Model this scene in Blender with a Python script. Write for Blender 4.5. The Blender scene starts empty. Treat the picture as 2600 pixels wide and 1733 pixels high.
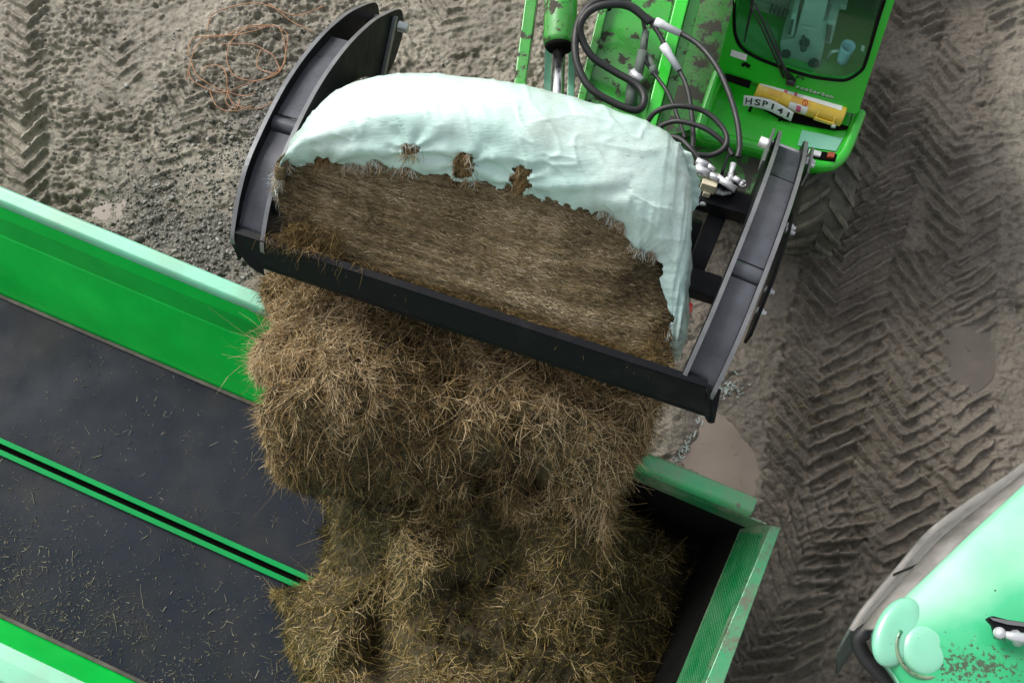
import bpy, bmesh, math, random
import numpy as np
from mathutils import Vector, Matrix
R = math.radians
random.seed(7); rng = np.random.default_rng(11)
scene = bpy.context.scene
COL = scene.collection

# ------------------------------------------------------------------ camera
TH, FPX, CH = R(17.5), 2550.0, 7.2          # tilt off straight down, focal length (photo pixels), height above the yard
cd = bpy.data.cameras.new('camera'); cam = bpy.data.objects.new('camera', cd); COL.objects.link(cam)
cam.location = (0, 0, CH); cam.rotation_euler = (TH, 0, 0)
cd.sensor_width = 36.0; cd.lens = 36.0 * FPX / 2600.0; cd.clip_start = 0.1; cd.clip_end = 600
scene.camera = cam

# ------------------------------------------------------------------ sky, sun, exposure
SUN_EL, SUN_AZ = R(43), R(-48)               # azimuth measured from +Y, negative = towards -X
w = bpy.data.worlds.new('World'); scene.world = w; w.use_nodes = True
nt = w.node_tree; bg = nt.nodes['Background']
sky = nt.nodes.new('ShaderNodeTexSky'); sky.sky_type = 'NISHITA'; sky.sun_disc = False
sky.sun_elevation = SUN_EL; sky.sun_rotation = SUN_AZ; sky.dust_density = 4.0; sky.air_density = 1.0
hs = nt.nodes.new('ShaderNodeHueSaturation'); hs.inputs['Saturation'].default_value = 0.22
nt.links.new(sky.outputs[0], hs.inputs['Color']); nt.links.new(hs.outputs[0], bg.inputs[0])
bg.inputs[1].default_value = 0.15
sl = bpy.data.lights.new('sun', 'SUN'); sun = bpy.data.objects.new('sun', sl); COL.objects.link(sun)
sl.energy = 1.5; sl.angle = R(18); sl.color = (1.0, 0.965, 0.91)
sd = Vector((math.sin(SUN_AZ) * math.cos(SUN_EL), math.cos(SUN_AZ) * math.cos(SUN_EL), math.sin(SUN_EL)))
sun.rotation_euler = (-sd).to_track_quat('-Z', 'Y').to_euler()
vs = scene.view_settings; vs.view_transform = 'Standard'; vs.look = 'None'; vs.gamma = 1.0; vs.exposure = 0.55
scene.cycles.max_bounces = 8; scene.cycles.transparent_max_bounces = 12

# ------------------------------------------------------------------ placing helpers
sT, cT = math.sin(TH), math.cos(TH)
def ray(px, py):
    a = (px - 1300) / FPX; b = (866.5 - py) / FPX
    return Vector((a, b * cT + sT, b * sT - cT))
def at(px, py, z):
    d = ray(px, py); t = (z - CH) / d.z
    return Vector((d.x * t, d.y * t, z))
def on(px, py, p, n):                        # where that line of sight meets a plane
    d = ray(px, py); o = Vector((0, 0, CH)); t = (Vector(p) - o).dot(n) / d.dot(n)
    return o + d * t
def yaw(a): return Vector((math.cos(a), math.sin(a), 0)), Vector((-math.sin(a), math.cos(a), 0))
Z = Vector((0, 0, 1))

def link(name, me, mat, parent=None, smooth=False):
    o = bpy.data.objects.new(name, me); COL.objects.link(o)
    if mat is not None: me.materials.append(mat)
    if smooth:
        me.polygons.foreach_set('use_smooth', [True] * len(me.polygons))
    if parent is not None:
        o.parent = parent
        if parent.parent is None: o.matrix_parent_inverse = Matrix.Translation(parent.location).inverted()
    return o
def tag(o, label=None, cat=None, group=None, kind=None):
    if label: o['label'] = label
    if cat: o['category'] = cat
    if group: o['group'] = group
    if kind: o['kind'] = kind
    return o
def thing(name, loc, label, cat, group=None):
    o = bpy.data.objects.new(name, None); COL.objects.link(o); o.location = loc; o.empty_display_size = 0.2
    return tag(o, label, cat, group)

class MB:                                    # gathers shapes into ONE mesh
    def __init__(s): s.v = []; s.f = []
    def add(s, vs, fs):
        n = len(s.v); s.v += [tuple(x) for x in vs]; s.f += [tuple(i + n for i in f) for f in fs]; return s
    def hexa(s, a, b):                       # a, b: two matching quads
        return s.add(list(a) + list(b), [(3, 2, 1, 0), (4, 5, 6, 7)] + [(i, (i + 1) % 4, 4 + (i + 1) % 4, 4 + i) for i in range(4)])
    def box(s, c, ex, ey, ez):               # centre and three half-extent vectors
        c = Vector(c); q = [c - ex - ey, c + ex - ey, c + ex + ey, c - ex + ey]
        return s.hexa([p - ez for p in q], [p + ez for p in q])
    def prism(s, poly, off):
        n = len(poly); off = Vector(off); b = [Vector(p) for p in poly]
        return s.add(b + [p + off for p in b], [tuple(range(n - 1, -1, -1)), tuple(range(n, 2 * n))] + [(i, (i + 1) % n, n + (i + 1) % n, n + i) for i in range(n)])
    def beam(s, p0, p1, wv, hv):             # bar from p0 to p1, half widths wv, hv (vectors)
        p0, p1, wv, hv = map(Vector, (p0, p1, wv, hv))
        return s.hexa([p0 - wv - hv, p0 + wv - hv, p0 + wv + hv, p0 - wv + hv], [p1 - wv - hv, p1 + wv - hv, p1 + wv + hv, p1 - wv + hv])
    def tube(s, pts, r, seg=10, cap=True, closed=False):
        pts = [Vector(p) for p in pts]; n = len(pts); rs = r if isinstance(r, (list, tuple)) else [r] * n
        up = Vector((0.13, 0.27, 0.95)); rings = []
        for i, p in enumerate(pts):
            t = (pts[(i + 1) % n] - pts[i - 1]) if closed else (pts[min(i + 1, n - 1)] - pts[max(i - 1, 0)])
            t.normalize(); u = up - t * up.dot(t)
            if u.length < 1e-3: u = Vector((1, 0, 0)) - t * t.x
            u.normalize(); vv = t.cross(u); up = u
            rings.append([p + (u * math.cos(k * 2 * math.pi / seg) + vv * math.sin(k * 2 * math.pi / seg)) * rs[i] for k in range(seg)])
        V = [q for rg in rings for q in rg]; Fc = []
        for i in range(n if closed else n - 1):
            j = (i + 1) % n
            for k in range(seg): Fc.append((i * seg + k, i * seg + (k + 1) % seg, j * seg + (k + 1) % seg, j * seg + k))
        if cap and not closed: Fc += [tuple(range(seg - 1, -1, -1)), tuple((n - 1) * seg + k for k in range(seg))]
        return s.add(V, Fc)
    def grid(s, G):                          # G[i][j] points
        n, m = len(G), len(G[0])
        return s.add([p for row in G for p in row], [(i * m + j, i * m + j + 1, (i + 1) * m + j + 1, (i + 1) * m + j) for i in range(n - 1) for j in range(m - 1)])
    def ball(s, c, r, n=10, sq=(1, 1, 1)):
        c = Vector(c); G = []
        for i in range(n + 1):
            a = math.pi * i / n
            G.append([c + Vector((math.sin(a) * math.cos(b) * sq[0], math.sin(a) * math.sin(b) * sq[1], math.cos(a) * sq[2])) * r for b in [2 * math.pi * j / (2 * n) for j in range(2 * n + 1)]])
        return s.grid(G)
    def build(s, name, mat, parent=None, smooth=False, bevel=0, solid=0, seg=2, sub=0):
        me = bpy.data.meshes.new(name); me.from_pydata(s.v, [], s.f); me.validate()
        bm = bmesh.new(); bm.from_mesh(me)
        bmesh.ops.remove_doubles(bm, verts=bm.verts, dist=1e-5)
        bmesh.ops.recalc_face_normals(bm, faces=bm.faces); bm.to_mesh(me); bm.free()
        o = link(name, me, mat, parent, smooth or bevel > 0)
        if solid: m = o.modifiers.new('solid', 'SOLIDIFY'); m.thickness = abs(solid); m.offset = -1 if solid > 0 else 1
        if bevel:
            m = o.modifiers.new('bevel', 'BEVEL'); m.width = bevel; m.segments = seg; m.limit_method = 'ANGLE'; m.angle_limit = R(35)
            m.harden_normals = True
        if sub: m = o.modifiers.new('sub', 'SUBSURF'); m.levels = sub; m.render_levels = sub
        return o

def crom(pts, k=6, closed=False):            # Catmull-Rom through points
    pts = [Vector(p) for p in pts]; n = len(pts); out = []
    g = (lambda i: pts[i % n]) if closed else (lambda i: pts[max(0, min(n - 1, i))])
    for i in range(n if closed else n - 1):
        a, b, c, d = g(i - 1), g(i), g(i + 1), g(i + 2)
        for j in range(k):
            t = j / k
            out.append(0.5 * ((2 * b) + (c - a) * t + (2 * a - 5 * b + 4 * c - d) * t * t + (3 * b - a - 3 * c + d) * t ** 3))
    if not closed: out.append(pts[-1].copy())
    return out
def fill(outer, holes, name, mat, parent=None, solid=0, bevel=0, smooth=False):
    bm = bmesh.new(); ed = []
    for loop in [outer] + list(holes):
        v = [bm.verts.new(p) for p in loop]
        ed += [bm.edges.new((v[i], v[(i + 1) % len(v)])) for i in range(len(v))]
    bmesh.ops.triangle_fill(bm, edges=ed, use_beauty=True)
    bmesh.ops.recalc_face_normals(bm, faces=bm.faces)
    me = bpy.data.meshes.new(name); bm.to_mesh(me); bm.free()
    o = link(name, me, mat, parent, smooth)
    if solid: m = o.modifiers.new('solid', 'SOLIDIFY'); m.thickness = abs(solid); m.offset = -1 if solid > 0 else 1
    if bevel: m = o.modifiers.new('bevel', 'BEVEL'); m.width = bevel; m.segments = 2; m.limit_method = 'ANGLE'; m.angle_limit = R(50)
    return o
def fastmesh(name, V, Q, mat, parent=None, smooth=False, attrs=None):
    V = np.asarray(V, np.float32); Q = np.asarray(Q, np.int32); k = Q.shape[1]
    me = bpy.data.meshes.new(name)
    me.vertices.add(len(V)); me.vertices.foreach_set('co', V.ravel())
    me.loops.add(Q.size); me.loops.foreach_set('vertex_index', Q.ravel())
    me.polygons.add(len(Q)); me.polygons.foreach_set('loop_start', np.arange(0, Q.size, k, dtype=np.int32))
    me.update(calc_edges=True)
    for an, av in (attrs or {}).items():
        a = me.attributes.new(an, 'FLOAT', 'POINT'); a.data.foreach_set('value', np.asarray(av, np.float32))
    return link(name, me, mat, parent, smooth)

# ------------------------------------------------------------------ noise helpers (numpy)
def vnoise(x, y, seed):
    x = np.asarray(x, float); y = np.asarray(y, float)
    xi = np.floor(x).astype(np.int64); yi = np.floor(y).astype(np.int64); fx = x - xi; fy = y - yi
    def h(a, b):
        n = (a * 374761393 + b * 668265263 + seed * 974634777) & 0xFFFFFFFF
        n = ((n ^ (n >> 13)) * 1274126177) & 0xFFFFFFFF
        n = ((n ^ (n >> 16)) * 2246822519) & 0xFFFFFFFF
        return ((n ^ (n >> 15)) & 0xFFFFFF) / float(0xFFFFFF)
    fx = fx * fx * fx * (fx * (fx * 6 - 15) + 10); fy = fy * fy * fy * (fy * (fy * 6 - 15) + 10)
    return (h(xi, yi) * (1 - fx) + h(xi + 1, yi) * fx) * (1 - fy) + (h(xi, yi + 1) * (1 - fx) + h(xi + 1, yi + 1) * fx) * fy
def fbm(x, y, f, seed, o=4, g=0.5):
    s = 0; a = 1; t = 0
    for i in range(o):
        ca, sa = math.cos(0.7 * i + seed), math.sin(0.7 * i + seed)
        s = s + a * vnoise((x * ca - y * sa) * f, (x * sa + y * ca) * f, seed + i * 17); t += a; a *= g; f *= 2.03
    return s / t
def sstep(a, b, x):
    t = np.clip((x - a) / (b - a), 0, 1); return t * t * (3 - 2 * t)
def inpoly(x, y, poly):
    c = np.zeros(np.shape(x), bool); n = len(poly)
    for i in range(n):
        x0, y0 = poly[i][:2]; x1, y1 = poly[i - 1][:2]
        m = ((y0 > y) != (y1 > y)) & (x < (x1 - x0) * (y - y0) / (y1 - y0 + 1e-12) + x0); c ^= m
    return c
def polydist(x, y, poly):                    # distance to the outline
    d = np.full(np.shape(x), 1e9); n = len(poly)
    for i in range(n):
        x0, y0 = poly[i][:2]; x1, y1 = poly[i - 1][:2]; dx, dy = x1 - x0, y1 - y0
        t = np.clip(((x - x0) * dx + (y - y0) * dy) / (dx * dx + dy * dy + 1e-12), 0, 1)
        d = np.minimum(d, np.hypot(x - x0 - t * dx, y - y0 - t * dy))
    return d
class RBF:                                   # smooth height through control points
    def __init__(s, pts):
        P = np.array([[p[0], p[1]] for p in pts], float); z = np.array([p[2] for p in pts], float); s.P = P
        D = np.linalg.norm(P[:, None] - P[None], axis=2); n = len(P)
        K = D + np.eye(n) * 0.02; A = np.zeros((n + 1, n + 1)); A[:n, :n] = K; A[:n, n] = 1; A[n, :n] = 1
        s.w = np.linalg.solve(A, np.append(z, 0))
    def __call__(s, x, y):
        o = np.full(np.shape(x), s.w[-1])
        for (a, b), ww in zip(s.P, s.w[:-1]): o = o + ww * np.hypot(x - a, y - b)
        return o

# ------------------------------------------------------------------ materials
def mat(name):
    m = bpy.data.materials.new(name); m.use_nodes = True; n = m.node_tree
    return m, n, n.nodes['Principled BSDF']
def N(n, t, **k):
    o = n.nodes.new(t)
    for a, b in k.items(): setattr(o, a, b)
    return o
def noise(n, scale, detail=4, rough=0.55, vec=None, dist=0.0):
    t = N(n, 'ShaderNodeTexNoise'); t.inputs['Scale'].default_value = scale; t.inputs['Detail'].default_value = detail
    t.inputs['Roughness'].default_value = rough; t.inputs['Distortion'].default_value = dist
    if vec is None:
        g = N(n, 'ShaderNodeNewGeometry'); vec = g.outputs['Position']
    n.links.new(vec, t.inputs['Vector']); return t.outputs['Fac']
def ramp(n, fac, stops):
    r = N(n, 'ShaderNodeValToRGB'); cr = r.color_ramp
    while len(cr.elements) < len(stops): cr.elements.new(0.5)
    for e, (p, c) in zip(cr.elements, stops):
        e.position = p; e.color = (c, c, c, 1) if isinstance(c, (int, float)) else (*c, 1)
    n.links.new(fac, r.inputs[0]); return r.outputs[0]
def mix(n, fac, a, b):
    m = N(n, 'ShaderNodeMix', data_type='RGBA')
    for s, v in ((0, fac), (6, a), (7, b)):
        if hasattr(v, 'links') or hasattr(v, 'is_linked'): n.links.new(v, m.inputs[s])
        else: m.inputs[s].default_value = v if s == 0 else (*v, 1)
    return m.outputs[2]
def math_(n, op, a, b):
    m = N(n, 'ShaderNodeMath', operation=op)
    for i, v in enumerate((a, b)):
        if isinstance(v, (int, float)): m.inputs[i].default_value = v
        else: n.links.new(v, m.inputs[i])
    return m.outputs[0]
def bump(n, b, h, strength, dist):
    k = N(n, 'ShaderNodeBump'); k.inputs['Strength'].default_value = strength; k.inputs['Distance'].default_value = dist
    n.links.new(h, k.inputs['Height']); n.links.new(k.outputs[0], b.inputs['Normal']); return k
def setp(b, col=None, rough=None, metal=None, coat=None, spec=None, ior=None):
    if col is not None: b.inputs['Base Color'].default_value = (*col, 1)
    if rough is not None: b.inputs['Roughness'].default_value = rough
    if metal is not None: b.inputs['Metallic'].default_value = metal
    if coat is not None: b.inputs['Coat Weight'].default_value = coat; b.inputs['Coat Roughness'].default_value = 0.12
    if spec is not None: b.inputs['Specular IOR Level'].default_value = spec
    if ior is not None: b.inputs['Coat IOR'].default_value = ior
def paint(name, col, dirt=(0.05, 0.045, 0.03), cover=0.62, soft=0.05, scale=9, rough=0.35, coat=0.6, spots=0.68, film=0.12):
    m, n, b = mat(name); setp(b, col, rough, 0, coat, ior=1.6)
    c1 = noise(n, 2.3, 5); tint = mix(n, ramp(n, c1, [(0.3, 0.0), (0.75, 1.0)]), tuple(x * 0.8 for x in col), tuple(min(1, x * 1.12 + 0.004) for x in col))
    fm = mix(n, math_(n, 'MULTIPLY', ramp(n, noise(n, 3.1, 6, 0.65), [(0.4, 0.0), (0.7, 1.0)]), film), tint, (0.28, 0.25, 0.19))
    d = ramp(n, noise(n, scale, 7, 0.68), [(cover, 0.0), (cover + soft, 1.0)])
    s = ramp(n, noise(n, 55, 3, 0.5), [(spots, 0.0), (spots + 0.03, 1.0)])
    dd = math_(n, 'MAXIMUM', d, s)
    n.links.new(mix(n, dd, fm, dirt), b.inputs['Base Color'])
    n.links.new(ramp(n, dd, [(0.0, rough), (1.0, 0.85)]), b.inputs['Roughness'])
    n.links.new(math_(n, 'MULTIPLY', math_(n, 'SUBTRACT', 1.0, dd), coat), b.inputs['Coat Weight'])
    bump(n, b, math_(n, 'ADD', dd, noise(n, 14, 2)), 0.12, 0.004)
    return m
M = {}
M['green'] = paint('machine_green_paint', (0.010, 0.50, 0.012), cover=0.70, spots=0.715, film=0.08)
M['green_dirty'] = paint('machine_green_muddy', (0.014, 0.30, 0.016), cover=0.55, soft=0.04, scale=11, spots=0.66, film=0.25, dirt=(0.045, 0.04, 0.03))
M['green_mud'] = paint('deck_green_caked', (0.016, 0.25, 0.018), cover=0.50, soft=0.05, scale=5.5, spots=0.62, film=0.35, dirt=(0.075, 0.068, 0.058))
M['wagon_green'] = paint('wagon_green_paint', (0.0005, 0.50, 0.058), cover=0.76, scale=14, spots=0.715, film=0.03, rough=0.35, coat=0.35)
M['wagon_worn'] = paint('wagon_worn_green', (0.05, 0.42, 0.16), cover=0.60, scale=12, spots=0.68, film=0.7, dirt=(0.16, 0.17, 0.12))
M['wagon_grimy_shaded'] = paint('wagon_grimy_shaded_green', (0.02, 0.20, 0.075), cover=0.58, soft=0.12, scale=7, spots=0.64, film=0.9, dirt=(0.03, 0.035, 0.025))
M['cap_worn'] = paint('cap_rail_worn', (0.03, 0.30, 0.12), cover=0.50, soft=0.12, scale=13, spots=0.63, film=0.5, dirt=(0.13, 0.14, 0.10))
M['rim_pale'] = paint('faded_rim_sheen', (0.22, 0.60, 0.41), cover=0.78, scale=9, spots=0.74, film=0.3, dirt=(0.06, 0.35, 0.16), rough=0.3)  # faded rails; on the near ledge it is painted sky sheen
M['divider_green'] = paint('divider_green', (0.001, 0.27, 0.065), cover=0.84, spots=0.76, film=0.02, coat=0.0, rough=0.6)
M['yellow'] = paint('tube_yellow', (0.72, 0.50, 0.035), cover=0.80, spots=0.77, film=0.1, dirt=(0.2, 0.13, 0.03))
M['divider_green'].node_tree.nodes['Principled BSDF'].inputs['Specular IOR Level'].default_value = .12
M['wagon_green'].node_tree.nodes['Principled BSDF'].inputs['Specular IOR Level'].default_value = .3
def plain(name, col, rough=0.5, metal=0, coat=0, var=0.25, bs=40, bst=0.1, spec=None):
    m, n, b = mat(name); setp(b, col, rough, metal, coat, spec)
    f = noise(n, 6, 6, 0.6)
    n.links.new(mix(n, ramp(n, f, [(0.3, 0.0), (0.7, 1.0)]), tuple(x * (1 - var) for x in col), tuple(min(1, x * (1 + var)) for x in col)), b.inputs['Base Color'])
    n.links.new(ramp(n, noise(n, 18, 5, 0.7), [(0.3, max(0.03, rough - 0.08)), (0.75, min(1, rough + 0.15))]), b.inputs['Roughness'])
    if bst: bump(n, b, noise(n, bs, 3), bst, 0.004)
    return m
def black_steel():
    m, n, b = mat('black_steel'); setp(b, (0.005, 0.0055, 0.007), 0.42, 0, 0.0, spec=0.16)
    f = noise(n, 5, 7, 0.66); d = ramp(n, f, [(0.52, 0.0), (0.78, 1.0)])
    n.links.new(mix(n, math_(n, 'MULTIPLY', d, 0.35), (0.0045, 0.005, 0.007), (0.04, 0.038, 0.034)), b.inputs['Base Color'])
    n.links.new(ramp(n, noise(n, 9, 6, 0.7), [(0.3, 0.38), (0.75, 0.6)]), b.inputs['Roughness'])
    bump(n, b, noise(n, 30, 3), 0.06, 0.003); return m
M['black'] = black_steel()
M['edge'] = plain('worn_steel_edge', (0.17, 0.175, 0.18), 0.36, 0.4, 0.3)
M['web'] = plain('satin_web', (0.065, 0.069, 0.083), 0.30, 0.1, 0.3, var=0.35)  # lighter than the black plates: sky reflection put into the base colour
M['dark'] = plain('grime_and_shade', (0.006, 0.006, 0.005), 0.9, spec=0.08)  # near black; in the wagon's deep end it is painted shade
M['rubber'] = plain('hose_rubber', (0.012, 0.012, 0.013), 0.5, 0, 0.0)
M['chrome'] = plain('chrome_rod', (0.55, 0.56, 0.57), 0.18, 1.0, 0, var=0.15, bst=0.02)
M['zinc'] = plain('zinc_fitting', (0.62, 0.63, 0.65), 0.34, 0.55, 0, var=0.2)
M['cream'] = plain('valve_cream', (0.62, 0.56, 0.40), 0.45, 0, 0)
M['sleeve'] = plain('grey_sleeve', (0.50, 0.52, 0.54), 0.6)
M['white'] = plain('white_label', (0.72, 0.72, 0.70), 0.5, var=0.12)
M['plate'] = plain('plate_white', (0.62, 0.67, 0.66), 0.35, var=0.08)
M['ink'] = plain('plate_ink', (0.012, 0.022, 0.02), 0.4)
M['pink'] = plain('label_pink', (0.55, 0.10, 0.20), 0.5)
M['orange_print'] = plain('label_orange', (0.60, 0.36, 0.06), 0.5)
M['seal'] = plain('rubber_seal', (0.075, 0.068, 0.055), 0.75, var=0.5)
M['red'] = plain('red_cap', (0.62, 0.02, 0.025), 0.35, 0, 0.3)
M['lamp_red'] = plain('lamp_red', (0.34, 0.05, 0.015), 0.3, 0, 0.6)
M['lamp_white'] = plain('lamp_clear', (0.55, 0.56, 0.56), 0.2, 0, 0.8)
M['console'] = plain('console_grey', (0.60, 0.64, 0.62), 0.6, var=0.1)
M['trim'] = plain('cab_trim', (0.10, 0.13, 0.11), 0.7)
M['seat'] = plain('seat_cream', (0.58, 0.56, 0.44), 0.7, var=0.1)
M['cup'] = plain('cup_blue', (0.42, 0.66, 0.85), 0.4, var=0.05)
M['twine'] = plain('twine_orange', (0.36, 0.19, 0.105), 0.8)
M['scrap'] = plain('scrap_film', (0.30, 0.36, 0.34), 0.5)
M['belt'] = None
def belt_mat():
    m, n, b = mat('conveyor_belt'); setp(b, (0.02, 0.026, 0.036), 0.6, spec=0.2)
    f = noise(n, 1.6, 7, 0.62)
    base = mix(n, ramp(n, f, [(0.45, 0.0), (0.70, 1.0)]), (0.007, 0.0115, 0.020), (0.021, 0.022, 0.024))
    sp = ramp(n, noise(n, 90, 3, 0.6), [(0.66, 0.0), (0.72, 1.0)])
    n.links.new(mix(n, math_(n, 'MULTIPLY', sp, 0.6), base, (0.12, 0.11, 0.085)), b.inputs['Base Color'])
    n.links.new(ramp(n, noise(n, 3, 6), [(0.3, 0.52), (0.7, 0.74)]), b.inputs['Roughness'])
    bump(n, b, noise(n, 60, 3), 0.15, 0.003); return m
M['belt'] = belt_mat()
def tyre_mat():
    m, n, b = mat('muddy_tyre'); setp(b, (0.02, 0.02, 0.02), 0.7)
    f = noise(n, 7, 7, 0.7); g = noise(n, 2.2, 4)
    c = mix(n, ramp(n, f, [(0.35, 0.0), (0.62, 1.0)]), (0.034, 0.034, 0.031), (0.12, 0.115, 0.085))
    n.links.new(mix(n, ramp(n, g, [(0.5, 0.0), (0.75, 0.5)]), c, (0.14, 0.13, 0.11)), b.inputs['Base Color'])
    bump(n, b, noise(n, 45, 4), 0.4, 0.01); return m
M['tyre'] = tyre_mat()
M['lug'] = plain('muddy_lug', (0.105, 0.10, 0.075), 0.8, var=0.45, bst=.3)
def glass_mat(name, tint, gl=0.10, rough=0.03, dust=0.0, dcol=(0.5, 0.48, 0.44)):
    m, n, b = mat(name); n.nodes.remove(b); out = n.nodes['Material Output']
    tr = N(n, 'ShaderNodeBsdfTransparent'); tr.inputs[0].default_value = (*tint, 1)
    gs = N(n, 'ShaderNodeBsdfGlossy'); gs.inputs['Roughness'].default_value = rough
    fr = N(n, 'ShaderNodeFresnel'); fr.inputs[0].default_value = 1.5
    mx = N(n, 'ShaderNodeMixShader'); n.links.new(fr.outputs[0], mx.inputs[0]); n.links.new(tr.outputs[0], mx.inputs[1]); n.links.new(gs.outputs[0], mx.inputs[2])
    res = mx.outputs[0]
    if dust:
        df = N(n, 'ShaderNodeBsdfDiffuse'); df.inputs[0].default_value = (*dcol, 1)
        m2 = N(n, 'ShaderNodeMixShader'); f = ramp(n, noise(n, 5, 7, 0.65), [(0.35, dust * 0.55), (0.7, dust)])
        n.links.new(f, m2.inputs[0]); n.links.new(res, m2.inputs[1]); n.links.new(df.outputs[0], m2.inputs[2]); res = m2.outputs[0]
    n.links.new(res, out.inputs[0]); return m
M['glass'] = glass_mat('windscreen_glass', (0.60, 0.92, 0.80), dust=0.06, dcol=(0.30, 0.42, 0.36))
M['dusty_glass'] = glass_mat('dusty_side_glass', (0.35, 0.40, 0.38), dust=0.75, dcol=(0.27, 0.268, 0.258))
def film_mat():
    m, n, b = mat('mint_stretch_film'); setp(b, (0.52, 0.74, 0.66), 0.34, 0, 0.25)
    c = mix(n, ramp(n, noise(n, 2.2, 4), [(0.35, 0.0), (0.7, 1.0)]), (0.47, 0.675, 0.61), (0.64, 0.775, 0.715))
    g = N(n, 'ShaderNodeNewGeometry')
    mp = N(n, 'ShaderNodeMapping'); mp.inputs['Scale'].default_value = (1.2, 9, 9); mp.inputs['Rotation'].default_value = (0, 0, 0.33)
    n.links.new(g.outputs['Position'], mp.inputs['Vector'])
    d = ramp(n, noise(n, 4.5, 8, 0.72), [(0.46, 0.0), (0.72, 0.75)])
    s = ramp(n, noise(n, 6, 7, 0.7, mp.outputs[0]), [(0.60, 0.0), (0.68, 0.8)])
    mask = ramp(n, noise(n, 1.3, 3), [(0.36, 0.0), (0.58, 1.0)])
    dirt = math_(n, 'MULTIPLY', math_(n, 'MAXIMUM', d, s), mask)
    n.links.new(mix(n, dirt, c, (0.17, 0.165, 0.115)), b.inputs['Base Color'])
    n.links.new(ramp(n, dirt, [(0.0, 0.24), (1.0, 0.65)]), b.inputs['Roughness'])
    bump(n, b, math_(n, 'ADD', noise(n, 7, 6, 0.65, mp.outputs[0], 1.2), math_(n, 'MULTIPLY', noise(n, 26, 4, 0.6, None, 1.5), 0.35)), 0.30, 0.014)
    b.inputs['Subsurface Weight'].default_value = 0.0
    return m
M['film'] = film_mat()
def straw_mat(name, stops, rough=0.7):
    m, n, b = mat(name); setp(b, (0.1, 0.08, 0.04), rough, spec=0.25)
    a = N(n, 'ShaderNodeAttribute', attribute_name='tone')
    n.links.new(ramp(n, a.outputs['Fac'], stops), b.inputs['Base Color']); return m
M['straw'] = straw_mat('silage_stems', [(0.0, (0.016, 0.011, 0.006)), (0.2, (0.055, 0.042, 0.014)), (0.4, (0.135, 0.092, 0.030)), (0.6, (0.225, 0.145, 0.055)), (0.8, (0.37, 0.245, 0.108)), (1.0, (0.58, 0.45, 0.27))])
M['face_stem'] = straw_mat('face_stems', [(0.0, (0.016, 0.012, 0.006)), (0.2, (0.05, 0.038, 0.017)), (0.4, (0.11, 0.080, 0.036)), (0.6, (0.20, 0.148, 0.066)), (0.8, (0.36, 0.28, 0.15)), (1.0, (0.58, 0.49, 0.34))])
M['olive'] = straw_mat('silage_olive', [(0.0, (0.014, 0.012, 0.005)), (0.2, (0.045, 0.040, 0.011)), (0.4, (0.11, 0.088, 0.022)), (0.6, (0.22, 0.165, 0.047)), (0.8, (0.42, 0.29, 0.10)), (1.0, (0.62, 0.48, 0.26))])
M['chaff'] = straw_mat('chaff_bits', [(0.0, (0.05, 0.045, 0.03)), (0.5, (0.16, 0.14, 0.09)), (1.0, (0.42, 0.37, 0.27))])
M['shred'] = straw_mat('film_and_net_shreds', [(0.0, (0.25, 0.15, 0.07)), (0.5, (0.5, 0.36, 0.22)), (0.75, (0.55, 0.66, 0.60)), (1.0, (0.70, 0.78, 0.74))])
def core_mat(name, lat):
    m, n, b = mat(name); setp(b, (0.08, 0.06, 0.03), 0.8, spec=0.2)
    g = N(n, 'ShaderNodeNewGeometry')
    r1 = N(n, 'ShaderNodeMapping'); r1.vector_type = 'POINT'; r1.inputs['Rotation'].default_value = (0, 0, -lat)
    n.links.new(g.outputs['Position'], r1.inputs['Vector'])
    mp = N(n, 'ShaderNodeMapping'); mp.inputs['Scale'].default_value = (12, 80, 80); n.links.new(r1.outputs[0], mp.inputs['Vector'])
    m2 = N(n, 'ShaderNodeMapping'); m2.inputs['Scale'].default_value = (14, 1.5, 1.5); n.links.new(r1.outputs[0], m2.inputs['Vector'])
    a = noise(n, 1.0, 6, 0.7, mp.outputs[0]); bb = noise(n, 1.0, 4, 0.6, m2.outputs[0]); c = noise(n, 3, 3)
    f = math_(n, 'ADD', math_(n, 'MULTIPLY', a, 0.75), math_(n, 'ADD', math_(n, 'MULTIPLY', bb, 0.22), math_(n, 'MULTIPLY', c, 0.15)))
    n.links.new(ramp(n, f, [(0.36, (0.016, 0.011, 0.005)), (0.48, (0.10, 0.072, 0.034)), (0.6, (0.20, 0.152, 0.088)), (0.74, (0.36, 0.285, 0.175))]), b.inputs['Base Color'])
    bump(n, b, f, 0.8, 0.02); return m
M['core'] = core_mat('cut_silage', R(-19.5))
M['heap_base'] = plain('heap_dark_base', (0.045, 0.034, 0.014), 0.9, var=0.5, bs=70, bst=0.8)
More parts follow.
